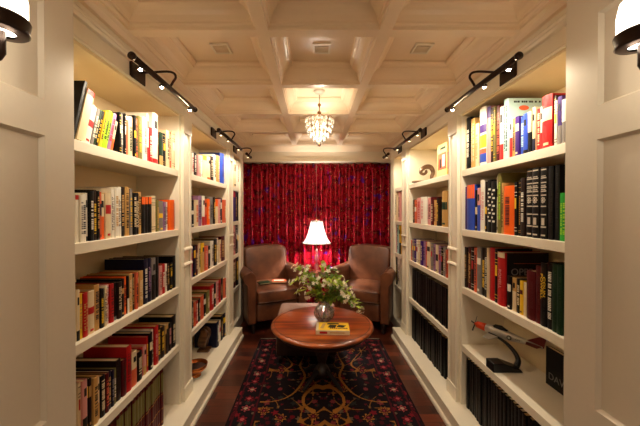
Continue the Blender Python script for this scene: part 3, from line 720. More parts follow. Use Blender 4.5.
# left bottom shelf: copper bowl and carved bookends
bw = thing('copper_bowl', 'copper bowl with dark inside on the bottom shelf, middle left bookcase', 'bowl', (-1.035, 2.415, .12))
MB().lathe([(.0, .0), (.045, 0), (.045, .010), (.030, .022), (.060, .038), (.090, .068), (.096, .095), (.092, .097), (.085, .072), (.055, .044), (.0, .034)], 32, cap=False).build('bowl_body', COPPER, bw)
MB().lathe([(.0, .040), (.050, .046), (.080, .070), (.072, .074), (.0, .066)], 24, cap=False).build('bowl_inside', mat('dark_bowl_inside', (50, 26, 18), .7, bump=1, bscale=120, vary=.5), bw)  # dark, rough, mottled body set inside the bowl
BRNW = wood('carved_brown_wood', (60, 34, 18), (120, 78, 44), .4, .2)
for k, (yy, lab) in enumerate(((2.83, 'carved brown bookend, nearer one of two on the bottom left shelf'), (2.90, 'carved brown bookend touching the books on the bottom left shelf'))):
    be = thing('bookend', lab, 'bookend', (-1.13, yy, .12), 0, 'carved brown bookends')
    box(-.05, .06, -.028, .028, 0, .02).build('foot', BRNW, be, bevel=.003)
    MB().superq((0, .004, .12), .045, .022, .10, .8, .8, 16, fn=lambda x, y, z: (x + .012*math.sin(z*30), y, z)).build('carving', BRNW, be)

# ------------------------------------------------------------------ picture lights
WARM = (1.0, 0.845, 0.635)
def spot(loc, target, e, size=R(130), rad=.012, name='lamp_light', col=WARM, blend=.7):
    l = bpy.data.lights.new(name, 'SPOT'); l.energy = e; l.color = col; l.spot_size = size; l.spot_blend = blend; l.shadow_soft_size = rad
    o = bpy.data.objects.new(name, l); C.objects.link(o); o.location = loc
    o.rotation_euler = (Vector(target) - Vector(loc)).to_track_quat('-Z', 'Y').to_euler(); return o
def point(loc, e, rad=.03, name='lamp_light', col=WARM):
    l = bpy.data.lights.new(name, 'POINT'); l.energy = e; l.color = col; l.shadow_soft_size = rad
    o = bpy.data.objects.new(name, l); C.objects.link(o); o.location = loc; return o
def picture_light(s, yc, half, label, ESP):
    bx = s*.832; zb = 2.165
    r = thing('picture_light', label, 'wall light', (s*1.0, yc, 2.25), 0, 'bronze picture lights over the bookcases')
    T = lambda x, y, z: (x - s*1.0, y - yc, z - 2.25)
    m = MB(); a = T(s*.986, yc - .085, 2.190); b = T(s*1.0, yc + .04, 2.305)
    m.box(a[0], b[0], a[1], b[1], a[2], b[2]); m.build('backplate', BRONZE, r, bevel=.004)
    ap = smooth_path([Vector(T(*p)) for p in ((s*.99, yc, 2.25), (s*.93, yc, 2.252), (s*.85, yc, 2.256), (s*.812, yc, 2.248), (s*.800, yc, 2.225), (s*.815, yc, 2.20), (s*.832, yc, 2.17))], 5)
    MB().tube(ap, .0065, 8).build('arm', BRONZE, r)
    m = MB(); m.tube([T(bx, yc - half, zb), T(bx, yc + half, zb)], .0135, 12); m.build('bar', BRONZE, r)
    for sg in (-1, 1):
        MB().tube([T(bx, yc + sg*half, zb), T(bx, yc + sg*(half + .012), zb)], .017, 12).build('end_cap', BRONZE, r)
    for dy in ((-.78*half, -.2*half, .86*half) if half > .2 else (0,)):
        c = T(bx + s*.010, yc + dy, zb - .016)
        cup = MB().lathe([(.006, .012), (.013, .006), (.014, -.004), (.012, -.006), (.004, .008)], 12, c, cap=False).build('lamp_cup', BRONZE, r)
        MB().superq((c[0], c[1], c[2] - .006), .008, .008, .006, 1, 1, 8).build('bulb', BULBS if yc < 2 else BULBD, cup)
        p = (bx + s*.010, yc + dy, zb - .036)
        spot(p, (s*1.14, yc + dy, 1.2), ESP, R(165), .015)
PLE = 6.8
picture_light(-1, 1.585, .325, 'bronze picture light bar above the near left bookcase', PLE)
picture_light(1, 1.585, .325, 'bronze picture light bar above the near right bookcase', PLE)
picture_light(-1, 2.77, .36, 'bronze picture light bar above the middle left bookcase', PLE)
picture_light(1, 2.77, .36, 'bronze picture light bar above the middle right bookcase', PLE)
picture_light(-1, 3.52, .10, 'short bronze picture light beside the left end of the curtain', PLE)
picture_light(1, 3.52, .10, 'short bronze picture light beside the right end of the curtain', PLE)

# ------------------------------------------------------------------ ceiling vents / speakers
for x, lab in ((-.62, 'left'), (.0, 'middle'), (.62, 'right')):
    v = thing('ceiling_vent', 'small square cream grille in the %s coffer of the ceiling' % lab, 'vent', (x, 1.80, ZC), 0, 'small square ceiling grilles')
    m = MB()
    m.box(-.055, .055, -.055, -.043, -.010, 0).box(-.055, .055, .043, .055, -.010, 0).box(-.055, -.043, -.043, .043, -.010, 0).box(.043, .055, -.043, .043, -.010, 0)
    m.build('frame', PAINT, v)
    m = MB()
    for k in range(5): m.box(-.043, .043, -.038 + k*.017, -.030 + k*.017, -.007, -.001)
    m.build('grille', mat('grille_paint', (225, 208, 178), .5), v)
    box(-.043, .043, -.043, .043, -.001, 0).build('backing', mat('dark_recess', (150, 125, 95), .8), v)

# ------------------------------------------------------------------ chandelier
ch = thing('chandelier', 'crystal basket chandelier hanging from the middle of the coffered ceiling', 'chandelier', (0.0, 2.45, ZC))
MB().lathe([(.0, 0), (.05, 0), (.05, -.008), (.035, -.022), (.012, -.03), (.0, -.03)], 24, cap=False).build('canopy', PAINT, ch)
MB().lathe([(.003, -.03), (.003, -.10), (.012, -.108), (.016, -.118), (.008, -.130), (.004, -.14), (.004, -.165), (.016, -.175), (.018, -.185), (.008, -.197), (.004, -.20), (.004, -.235)], 12).build('stem', BRASS, ch)
def ring(r, z, tr=.0025):
    return MB().tube([(r*math.cos(a*PI/16), r*math.sin(a*PI/16), z) for a in range(33)], tr, 6, cap=False)
TI = [(.116, -.232, 20, .040), (.112, -.272, 20, .038), (.098, -.312, 18, .036), (.074, -.350, 14, .034), (.045, -.385, 9, .030), (.016, -.408, 4, .03)]
for r_, z_, n_, hh in TI:
    ring(r_, z_).build('ring', BRASS, ch)
proto = MB()
proto.add([(.009*math.cos(k*PI/3), .006*math.sin(k*PI/3), -.018) for k in range(6)] + [(0, 0, 0), (0, 0, -.048)], [(k, (k+1) % 6, 6) for k in range(6)] + [(k, (k+1) % 6, 7) for k in range(6)])
pm = None
for r_, z_, n_, hh in TI:
    for k in range(n_):
        a = 2*PI*(k + .5*(n_ % 4 == 0))/n_
        if pm is None: o = proto.build('crystal_drop', CRYSTAL, ch); pm = o
        else: o = pm.copy(); C.objects.link(o)
        o.parent = ch; o.location = (r_*math.cos(a), r_*math.sin(a), z_ - .001); o.rotation_euler = (0, 0, a + PI/2); o.scale = (1.7, 1.5, 1.15)
b = MB()
for k in range(16):
    a = 2*PI*k/16
    for j in range(7):
        f = j/6; rr_ = .012 + .10*f; z_ = -.225 - .02*f - .018*math.sin(PI*f)
        b.superq((rr_*math.cos(a), rr_*math.sin(a), z_), .0045, .0045, .0045, 1, 1, 4)
b.build('bead_string', CRYSTAL, ch)['kind'] = 'stuff'
MB().superq((0, 0, -.455), .010, .010, .012, 1, 1, 8).build('finial', BRASS, ch)
for k in range(3):
    a = 2*PI*k/3
    MB().superq((.035*math.cos(a), .035*math.sin(a), -.285), .010, .010, .018, 1, 1, 8).build('bulb', BULB, ch)
point((0, 2.45, ZC - .37), 9, .07, col=(1, .89, .74))
CHG = None

# ------------------------------------------------------------------ sconces on the near walls
for s, yy, lab in ((-1, .70, 'bronze and opal glass wall sconce at the upper left edge'), (1, .757, 'bronze and opal glass wall sconce at the upper right edge')):
    cxs = s*.80; zz = 1.928
    r = thing('wall_sconce', lab, 'sconce', (s*.934, yy, zz), 0, 'wall sconces by the doorway')
    T = lambda x, y, z: (x - s*.934, y, z - zz)
    box(*(sorted((0, s*-.014))), -.03, .03, -.16, .0).build('backplate', BRONZE, r, bevel=.004)
    MB().tube([T(s*.93, 0, 1.865), T(s*.83, 0, 1.865), T(s*.808, 0, 1.868), T(cxs, 0, 1.878), T(cxs, 0, 1.93)], .0075, 10).build('arm', BRONZE, r)
    c = T(cxs, 0, zz)
    MB().lathe([(.026, -.002), (.046, .0), (.051, .004), (.049, .012), (.053, .033), (.051, .038), (.042, .036), (.039, .006), (.026, .004)], 36, c, cap=False).build('rim', BRONZE, r)
    MB().lathe([(.047, .038), (.047, .085), (.041, .12), (.028, .135), (.0, .138), (.0, .132), (.026, .13), (.038, .115), (.043, .085), (.043, .038)], 36, c, cap=False).build('shade', WHITEGLASS, r)
    MB().lathe([(.0, .010), (.0385, .010), (.0385, .016), (.0, .016)], 32, c, cap=False).build('diffuser', mat('lit_diffuser', (255, 250, 240), .4, emit=(255, 240, 215), es=9), r)
    point((cxs, yy, zz - .045), .9, .04)

# ------------------------------------------------------------------ curtain
def curtain_half(s, label, seed):
    x0, x1 = (-1.19, -.003) if s < 0 else (.003, 1.19)
    rr = random.Random(seed)
    nf = 9; NX = nf*20; NZ = 46
    H0, H1 = .015, 2.245
    yc = 4.645
    # irregular fold positions
    ph = [0]; 
    for k in range(nf): ph.append(ph[-1] + rr.uniform(.8, 1.2))
    ph = [p/ph[-1] for p in ph]
    amp = [rr.uniform(.75, 1.1) for _ in range(nf + 1)]
    def off(u, v):
        k = max(0, min(nf - 1, next((i for i in range(nf) if ph[i+1] >= u), nf-1)))
        f = (u - ph[k])/(ph[k+1] - ph[k])
        main = (.5 - .5*math.cos(2*PI*f))**1.5 * (amp[k]*(1 - f) + amp[k+1]*f)
        fine = .5*math.sin(u*2*PI*nf*3 + k)
        top = max(0, min(1, (v - .93)/.05))
        y = -.155*main*(1 - .55*top) - .010*fine*(top*1.0 + .15)
        y += .004*math.sin(v*14 + k*1.7)*(1 - top)
        return y
    vs = []; uv = []
    L = 0; pL = None
    us = [i/NX for i in range(NX + 1)]
    arc = [0]
    for i in range(NX):
        dx = (x1 - x0)/NX; dy = off(us[i+1], .5) - off(us[i], .5); arc.append(arc[-1] + math.hypot(dx, dy))
    for sidey in (0, 1):
        for j in range(NZ + 1):
            v = j/NZ if j < NZ*.5 else j/NZ
            for i, u in enumerate(us):
                vs.append((x0 + (x1 - x0)*u + .006*math.sin(v*5 + u*40)*(1 - v), yc + off(u, v) + sidey*.003, H0 + (H1 - H0)*v))
                uv.append((arc[i], (H1 - H0)*v))
    W = NX + 1; Q = W*(NZ + 1)
    fs = []
    for j in range(NZ):
        for i in range(NX):
            a = j*W + i
            fs.append((a, a+1, a+1+W, a+W)); fs.append((a+Q, a+W+Q, a+1+W+Q, a+1+Q))
    for i in range(NX):
        fs.append((i, i+Q, i+1+Q, i+1)); a = NZ*W + i; fs.append((a, a+1, a+1+Q, a+Q))
    for j in range(NZ):
        for i in (0, NX):
            a = j*W + i; fs.append((a, a+W, a+W+Q, a+Q))
    me = bpy.data.meshes.new('curtain'); me.from_pydata(vs, [], fs); me.update()
    ul = me.uv_layers.new(name='cloth')
    co = np.empty(len(me.loops), dtype=np.int32); me.loops.foreach_get('vertex_index', co)
    uva = np.array(uv)[co % len(uv)] + np.array([seed*3.1, 0]); ul.data.foreach_set('uv', uva.ravel())
    for p in me.polygons: p.use_smooth = True
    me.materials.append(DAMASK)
    o = bpy.data.objects.new('curtain', me); C.objects.link(o)
    tag(o, label, 'curtain', 'red damask curtains')
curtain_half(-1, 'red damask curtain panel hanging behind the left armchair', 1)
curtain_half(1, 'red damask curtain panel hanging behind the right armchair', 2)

# ------------------------------------------------------------------ side table and lamp
stb = thing('side_table', 'small dark round side table between the armchairs under the lamp', 'side table', (.0, 4.20, 0))
MB().lathe([(.0, .56), (.185, .56), (.195, .566), (.195, .578), (.185, .585), (.0, .585)], 40, cap=False).build('tabletop', DARKW, stb)
MB().lathe([(.03, .05), (.022, .12), (.035, .2), (.018, .3), (.028, .45), (.04, .56)], 20).build('pedestal', DARKW, stb)
for k in range(3):
    a = PI/6 + 2*PI*k/3; c, s_ = math.cos(a), math.sin(a)
    MB().tube([(c*.02, s_*.02, .10), (c*.09, s_*.09, .07), (c*.15, s_*.15, .014)], [.016, .014, .012], 8).build('foot', DARKW, stb)
lp = thing('table_lamp', 'table lamp with white bell shade and glass column before the red curtain', 'lamp', (.0, 4.20, .585))
MB().lathe([(.0, 0), (.07, 0), (.07, .012), (.05, .02), (.02, .03), (.0, .03)], 28, cap=False).build('base', BRASS, lp)
MB().lathe([(.012, .03), (.03, .06), (.036, .10), (.022, .14), (.014, .16), (.026, .19), (.03, .22), (.020, .26), (.012, .30), (.018, .33), (.010, .36)], 20).build('column', GLASSCOL, lp)
MB().lathe([(.006, .36), (.006, .44), (.012, .45), (.012, .49)], 12).build('socket', BRASS, lp)
bell = [(.198, .445), (.176, .475), (.150, .52), (.126, .58), (.105, .65), (.090, .71), (.082, .765)]
scal = lambda a, z: 1 + .05*abs(math.sin(a*4))*(1 if z > .46 else 1)
MB().lathe(bell + [(r_ - .0015, z_) for r_, z_ in reversed(bell)], 96, cap=False, rmod=scal).build('lamp_shade', SHADE, lp)
TRIMD = mat('shade_trim', (70, 52, 44), .6)
MB().tube([(.199*scal(a*PI/48, 0)*math.cos(a*PI/48), .199*scal(a*PI/48, 0)*math.sin(a*PI/48), .445) for a in range(97)], .004, 6, cap=False).build('bottom_trim', TRIMD, lp)
MB().tube([(.083*math.cos(a*PI/24), .083*math.sin(a*PI/24), .765) for a in range(49)], .0035, 6, cap=False).build('top_trim', TRIMD, lp)
for k in range(8):
    a = k*PI/4
    MB().tube([((r_ + .001)*math.cos(a), (r_ + .001)*math.sin(a), z_) for r_, z_ in bell], .0034, 6).build('rib', mat('shade_rib', (90, 84, 76), .6), lp)
m = MB()
for k in range(3):
    a = k*2*PI/3; m.tube([(0, 0, .75), (.082*math.cos(a), .082*math.sin(a), .765)], .0015, 5)
m.tube([(0, 0, .49), (.02, 0, .56), (.028, 0, .66), (0, 0, .75)], .0015, 5); m.build('harp', BRASS, lp)
MB().lathe([(.003, .75), (.003, .78), (.009, .79), (.010, .80), (.004, .815), (.001, .825)], 12).build('finial', BRASS, lp)
MB().superq((0, 0, .56), .028, .028, .04, 1, 1, 12).build('bulb', BULB, lp)
point((0, 4.20, .585 + .58), 140, .035, col=(1, .92, .82))

# ------------------------------------------------------------------ armchairs
def armchair(loc, rz, label):
    r = thing('armchair', label, 'armchair', loc, rz, 'brown leather armchairs')
    W = .39
    for s in (-1, 1):
        # rolled arm profile in x,z
        cxr, czr, rr_ = .350, .680, .078
        pr = [(.275, .13), (.275, .60)]
        for k in range(15):
            a = PI + .35 - (PI + 1.15)*k/14
            pr.append((cxr + rr_*math.cos(a), czr + rr_*math.sin(a)))
        pr += [(.375, .60), (.375, .13)]
        m = MB(); n = len(pr)
        secs = [(-.385, 0, .985), (-.395, 0, .93)]
        ysec = [(-.395, .90), (-.385, 1.0), (-.1, 1.0), (.2, 1.0), (.32, 1.0)]
        vs = []
        for yv, k_ in ysec:
            drop = -.0 - .02*max(0, (yv + .385)/.7)
            tp = 1 - .06*max(0, (yv + .385)/.7)
            for (a, b) in pr:
                ca = .325; cb = .5
                aa = ca + (a - ca)*k_; bb = (cb + (b - cb)*(1 - (1 - k_)*.3)); bb = bb + (drop if b > .5 else 0)
                vs.append((s*aa*tp, yv, bb))
        fs = [(i*n + k, i*n + (k+1) % n, (i+1)*n + (k+1) % n, (i+1)*n + k) for i in range(len(ysec)-1) for k in range(n)] + [tuple(range(n)), tuple(range((len(ysec)-1)*n, len(ysec)*n))]
        m.add(vs, fs, False); o = m.build('arm', LEATHER, r, bevel=.006, seg=3)
        for p in o.data.polygons: p.use_smooth = len(p.vertices) == 4
        # piping round the arm front
        MB().tube([(s*(.325 + (a - .325)*.93), -.398, .5 + (b - .5)*.985) for a, b in pr], .0045, 6).build('arm_piping', LEATHER, o)
    MB().superq((0, -.03, .245), .285, .335, .12, .2, .2, 16).build('base', LEATHER, r)
    def cush(x, y, z): return (x, y - .01*(1 - (x/.27)**2), z + (.018*(1 - (x/.27)**2)*(1 - (y/.33)**2) if z > 0 else 0))
    sc_ = MB().superq((0, -.09, .445), .268, .325, .085, .32, .22, 24, fn=cush).build('seat_cushion', LEATHER, r)
    for zz in (.385, .505):
        MB().tube([(-.262, -.10, zz), (-.262, -.402, zz), (-.24, -.418, zz), (.24, -.418, zz), (.262, -.402, zz), (.262, -.10, zz)], .005, 6).build('cushion_piping', LEATHER, sc_)
    def bk(x, y, z):
        tt = (z + .33)/.66
        w = 1.0 + .10*tt - .03*max(0, tt - .8)/.2
        zz = z + .022*max(0, tt - .5)*2*math.cos(x/.30*PI/2) - (.012 if tt > .85 else 0)*(abs(x)/.3)**2
        bel = -.030*(1 - (x/.32)**2)*math.sin(PI*min(1, max(0, tt))) if y < 0 else 0
        return (x*w, y + bel + (tt*.11), zz)
    MB().superq((0, .165, .675), .285, .085, .315, .16, .28, 28, fn=bk).build('backrest', LEATHER, r)
    def bko(x, y, z):
        tt = (z + .38)/.76; return (x*(1 + .03*tt), y + tt*.075, z)
    MB().superq((0, .255, .56), .315, .07, .40, .22, .25, 20, fn=bko).build('back_frame', LEATHER, r)
    for sx in (-1, 1):
        for y in (-.34, .29):
            MB().lathe([(.016, 0), (.020, .01), (.028, .10), (.030, .14)], 12, (sx*.30*(1 if y < 0 else .9), y, 0)).build('leg', DARKW, r)
    return r
CHL = (-.645, 3.955)
armchair((CHL[0], CHL[1], 0), R(24), 'brown leather armchair on the left with a pink book on its seat')
armchair((-CHL[0] + .02, CHL[1], 0), R(-24), 'brown leather armchair on the right with nothing on its seat')

def flatbook(name, label, loc, rz, w, d, t, key, pages=PAGES, grp=None):
    r = thing(name, label, 'book', loc, rz, grp)
    MB().box(-w/2, w/2, -d/2, d/2, 0, .002).box(-w/2, w/2, -d/2, d/2, t - .002, t).box(-w/2, -w/2 + .003, -d/2, d/2, 0, t).build('cover', bookmat(key), r)
    box(-w/2 + .003, w/2 - .003, -d/2 + .003, d/2 - .003, .002, t - .002).build('pages', pages, r)
    return r
pkb = flatbook('book', 'small pink paperback lying on the left armchair seat', (-.50, 3.84, .558), R(5), .19, .13, .018, 'Q')
box(-.07, .06, -.03, .02, .0, .0008).build('cover_lettering', INK['W'], pkb, loc=(0, 0, .018))
mg = flatbook('book', 'dark green book lying on the left armchair seat against its outer arm', (-.69, 3.77, .556), R(28), .15, .12, .012, 'g')

# ------------------------------------------------------------------ round coffee table
TX, TY, TZ = .025, 2.516, .53
ct = thing('coffee_table', 'round cherry wood coffee table with turned pedestal on the rug', 'coffee table', (TX, TY, .008))
RT = .44
MB().lathe([(.0, .487), (RT - .03, .487), (RT - .012, .490), (RT - .004, .497), (RT, .505), (RT - .002, .512), (RT - .010, .518), (RT - .016, .520), (RT - .022, .522), (.0, .522)], 96, cap=False).build('tabletop', TABLEW, ct)
MB().lathe([(RT - .06, .440), (RT - .055, .487), (RT - .085, .487), (RT - .085, .440), (RT - .06, .440)], 64, cap=False).build('apron', DARKW, ct)
MB().tube([((RT - .030)*math.cos(a*PI/48), (RT - .030)*math.sin(a*PI/48), .5218) for a in range(97)], .0022, 6, cap=False).build('rim_groove', DARKW, ct)
MB().lathe([(.06, .06), (.075, .09), (.055, .13), (.032, .16), (.045, .21), (.058, .26), (.042, .32), (.030, .37), (.050, .41), (.12, .45), (.14, .487)], 32).build('pedestal', DARKW, ct)
for k in range(4):
    a = PI/4 + k*PI/2; c, s_ = math.cos(a), math.sin(a)
    ft = smooth_path([Vector((c*x, s_*x, z)) for x, z in ((.03, .11), (.09, .10), (.16, .055), (.20, .028), (.225, .018))], 4)
    MB().tube(ft, [.022 - .010*i/(len(ft)-1) for i in range(len(ft))], 10).build('foot', mat('dark_stained_wood', (20, 10, 7), .7), ct)

# leather ottoman behind it
OTT = mat('glare_taupe_leather', (150, 118, 104), .25, bump=.2, bscale=90, vary=.05)  # pale taupe imitates glare on the dark leather top, painted into the colour
ot = thing('ottoman', 'rectangular brown leather ottoman tucked behind the round coffee table', 'ottoman', (-.115 , 3.085, 0))
MB().superq((0, 0, .375), .308, .295, .047, .25, .12, 24).build('cushion', OTT, ot)
MB().superq((0, 0, .20), .30, .285, .13, .12, .12, 16).build('base', mat('dark_leather', (44, 26, 20), .4), ot)
for sx in (-1, 1):
    for sy in (-1, 1):
        MB().lathe([(.018, 0), (.026, .08)], 12, (sx*.26, sy*.24, .0)).build('leg', DARKW, ot)
ot.location.z = .008

# book on the round table
tb = thing('book', 'thick book with a yellow and black cover lying on the round coffee table', 'book', (.105, 2.335, TZ + .0005), R(-3))
w, d, t = .265, .17, .032
MB().box(-w/2, w/2, -d/2, d/2, 0, .002).box(-w/2, w/2, -d/2, d/2, t - .002, t).box(-w/2, w/2, -d/2, -d/2 + .002, 0, t).build('cover', bookmat('C'), tb)
box(-w/2 + .004, w/2 - .004, -d/2 + .002, d/2 - .003, .002, t - .002).build('pages', PAGES, tb)
box(-w/2 + .02, w/2, -d/2 + .012, d/2, t, t + .0006).build('cover_picture', INK['Y'], tb)
m = MB(); m.prism([(-.04, -.02), (.02, -.025), (.035, .03), (-.02, .035)], 'z', t + .0006, t + .0012); m.prism([(.03, -.01), (.085, -.02), (.11, .025), (.05, .035)], 'z', t + .0006, t + .0012)
m.prism([(-.045, .042), (.05, .045), (.055, .07), (-.04, .07)], 'z', t + .0006, t + .0012); m.build('cover_shapes', INK['K'], tb)
m = MB(); m.prism([(-.10, -.04), (-.075, -.045), (-.055, .055), (-.08, .06)], 'z', t + .0006, t + .0012); m.build('cover_stripe', INK['T'], tb)
m = MB(); rr = random.Random(5); x = -.02
while x < .12:
    w_ = rr.uniform(.006, .012); m.box(x, x + w_, -.045, -.025, t + .0006, t + .0012); x += w_ + .004
m.build('cover_lettering', INK['M'], tb)
m = MB(); m.box(-w/2 + .03, -w/2 + .09, -d/2 - .0006, -d/2, .008, .026); m.build('spine_label', INK['R'], tb)
m = MB(); m.box(-w/2 + .11, w/2 - .04, -d/2 - .0006, -d/2, .013, .021); m.build('spine_lettering', INK['T'], tb)

# vase
VX_, VY_ = .045, 2.545
vs_ = thing('vase', 'round cut glass vase of flowers on the coffee table', 'vase', (VX_, VY_, TZ + .0005))
vout = [(.035, 0), (.050, .004), (.072, .025), (.088, .055), (.090, .080), (.078, .110), (.056, .135), (.046, .150), (.052, .170), (.066, .188)]
vin = [(r_ - .006, z_ + (.010 if i == 0 else 0)) for i, (r_, z_) in enumerate(vout)]
MB().lathe([(0, 0)] + vout + list(reversed(vin)) + [(0, .010)], 36, cap=False, smooth=False, rmod=lambda a, z: 1 + .05*math.cos(a*12 + z*60)).build('vase_body', VASEG, vs_)

# ------------------------------------------------------------------ flowers
def leaf_blade(mb, base, d, up, L_, w):
    d = d.normalized(); sdv = d.cross(up); sdv = sdv.normalized() if sdv.length > 1e-4 else d.orthogonal().normalized(); nn = sdv.cross(d)
    vs = []; n = 5
    for i in range(n + 1):
        f = i/n; ww = w*math.sin(PI*min(1, f*.92 + .04))**.8; p = base + d*L_*f - nn*(L_*.28*f*f) * (1 if nn.z > 0 else -1)
        vs += [p - sdv*ww + nn*ww*.25, p, p + sdv*ww + nn*ww*.25]
    fs = []
    for i in range(n):
        a = i*3; fs += [(a, a+1, a+4, a+3), (a+1, a+2, a+5, a+4)]
    mb.add(vs, fs, True)
def blossom(mb, c, d, r_, rr):
    d = d.normalized(); u = d.orthogonal().normalized(); w = d.cross(u)
    for ly, (n, k, tilt) in enumerate(((5, 1.0, .35), (4, .7, .9))):
        for i in range(n):
            a = 2*PI*i/n + ly*.5 + rr.uniform(-.2, .2)
            o = (u*math.cos(a) + w*math.sin(a))
            dirv = (o + d*tilt).normalized(); sdv = d.cross(o).normalized()
            L_ = r_*k; p1 = c + dirv*L_*.5; p2 = c + (dirv + o*.15).normalized()*L_
            vs = [c, p1 - sdv*L_*.32, p1 + sdv*L_*.32 , p2 - sdv*L_*.22, p2 + sdv*L_*.22, p2 + o*L_*.12]
            mb.add(vs, [(0, 1, 2), (1, 3, 4, 2), (3, 5, 4)], True)
mouth = Vector((VX_, VY_, TZ + .18))
rr = random.Random(11)
# tip pixel column, row and depth offset, kind
TIPS = [(294,268,.02),(292,282,-.02),(300,265,.12),(303,276,-.06),(299,292,.0),(308,268,-.03),(311,285,-.12),(307,296,-.05),(318,274,.06),(316,280,-.10),(323,264,.02),(328,270,-.05),(331,276,.08),(334,284,-.12),
        (337,270,.0),(341,278,.05),(344,285,-.08),(340,293,-.12),(349,287,.02),(352,295,-.06),(347,299,-.12),(357,302,-.04),(359,309,-.06),(354,306,-.11),(363,311,-.02),(326,283,-.15),(302,284,.08)]
WORDS = ['highest at the far left','lowest at the far left','rear upper left','left of centre','low on the left rim','upper left, facing forward','front left of centre','just above the vase rim on the left','pink bloom below the lamp','front centre','topmost in the middle','upper middle, facing forward','rear middle','front middle right',
         'upper right','right of centre at the rear','right of centre','front right above the rim','outer right','right, starting to droop','front right, drooping','far right, drooping','lowest on the right, drooping','front right, lowest but one','outermost tip on the right','centre front over the vase','left, behind the others']
for i, (px, py, dy) in enumerate(TIPS):
    Yt = VY_ + dy
    tip = Vector((CX + (px - VX)*Yt/F, Yt, hz(py, Yt)))
    pinkk = (i == 8)
    a = math.atan2(tip.y - mouth.y, tip.x - mouth.x); rm = .030
    p0 = Vector((VX_ - .02*math.cos(a), VY_ - .02*math.sin(a), TZ + .02)); p1 = mouth + Vector((rm*math.cos(a), rm*math.sin(a), 0))
    mid = (p1 + tip)/2 + Vector((0, 0, .05 + .03*rr.random()))
    path = smooth_path([p0, (p0 + p1)/2, p1, mid, tip], 4)
    base = Vector(p0)
    fl = MB().tube([p - base for p in path], .0022, 5).build('flower_stem', STEM, None, loc=base)
    tag(fl, '%s flower stem, %s' % ('pink' if pinkk else 'white', WORDS[i]), 'flower', 'flowers in the glass vase')
    lv = MB(); nn = len(path)
    for k in range(17):
        f = rr.uniform(.5, .98); p = path[int(f*(nn-1))]
        dv = Vector((rr.uniform(-1, 1), rr.uniform(-1, 1), rr.uniform(-.3, .8))) + (tip - p1).normalized()*.5
        leaf_blade(lv, p - base, dv, Vector((0, 0, 1)), rr.uniform(.04, .075), rr.uniform(.010, .019))
    lv.build('leaves', LEAF[i % 3], fl, fix=False)
    bl = MB()
    dd = (tip - mid).normalized()
    for k in range(4 if not pinkk else 10):
        o = Vector((rr.uniform(-1, 1), rr.uniform(-1, 1), rr.uniform(-1, 1)))*.026
        blossom(bl, tip - base + o, dd + o*25 + Vector((0, -.3, .3)), rr.uniform(.014, .022) if not pinkk else .026, rr)
    bl.build('blossoms', PINKP if pinkk else PETAL, fl, fix=False)

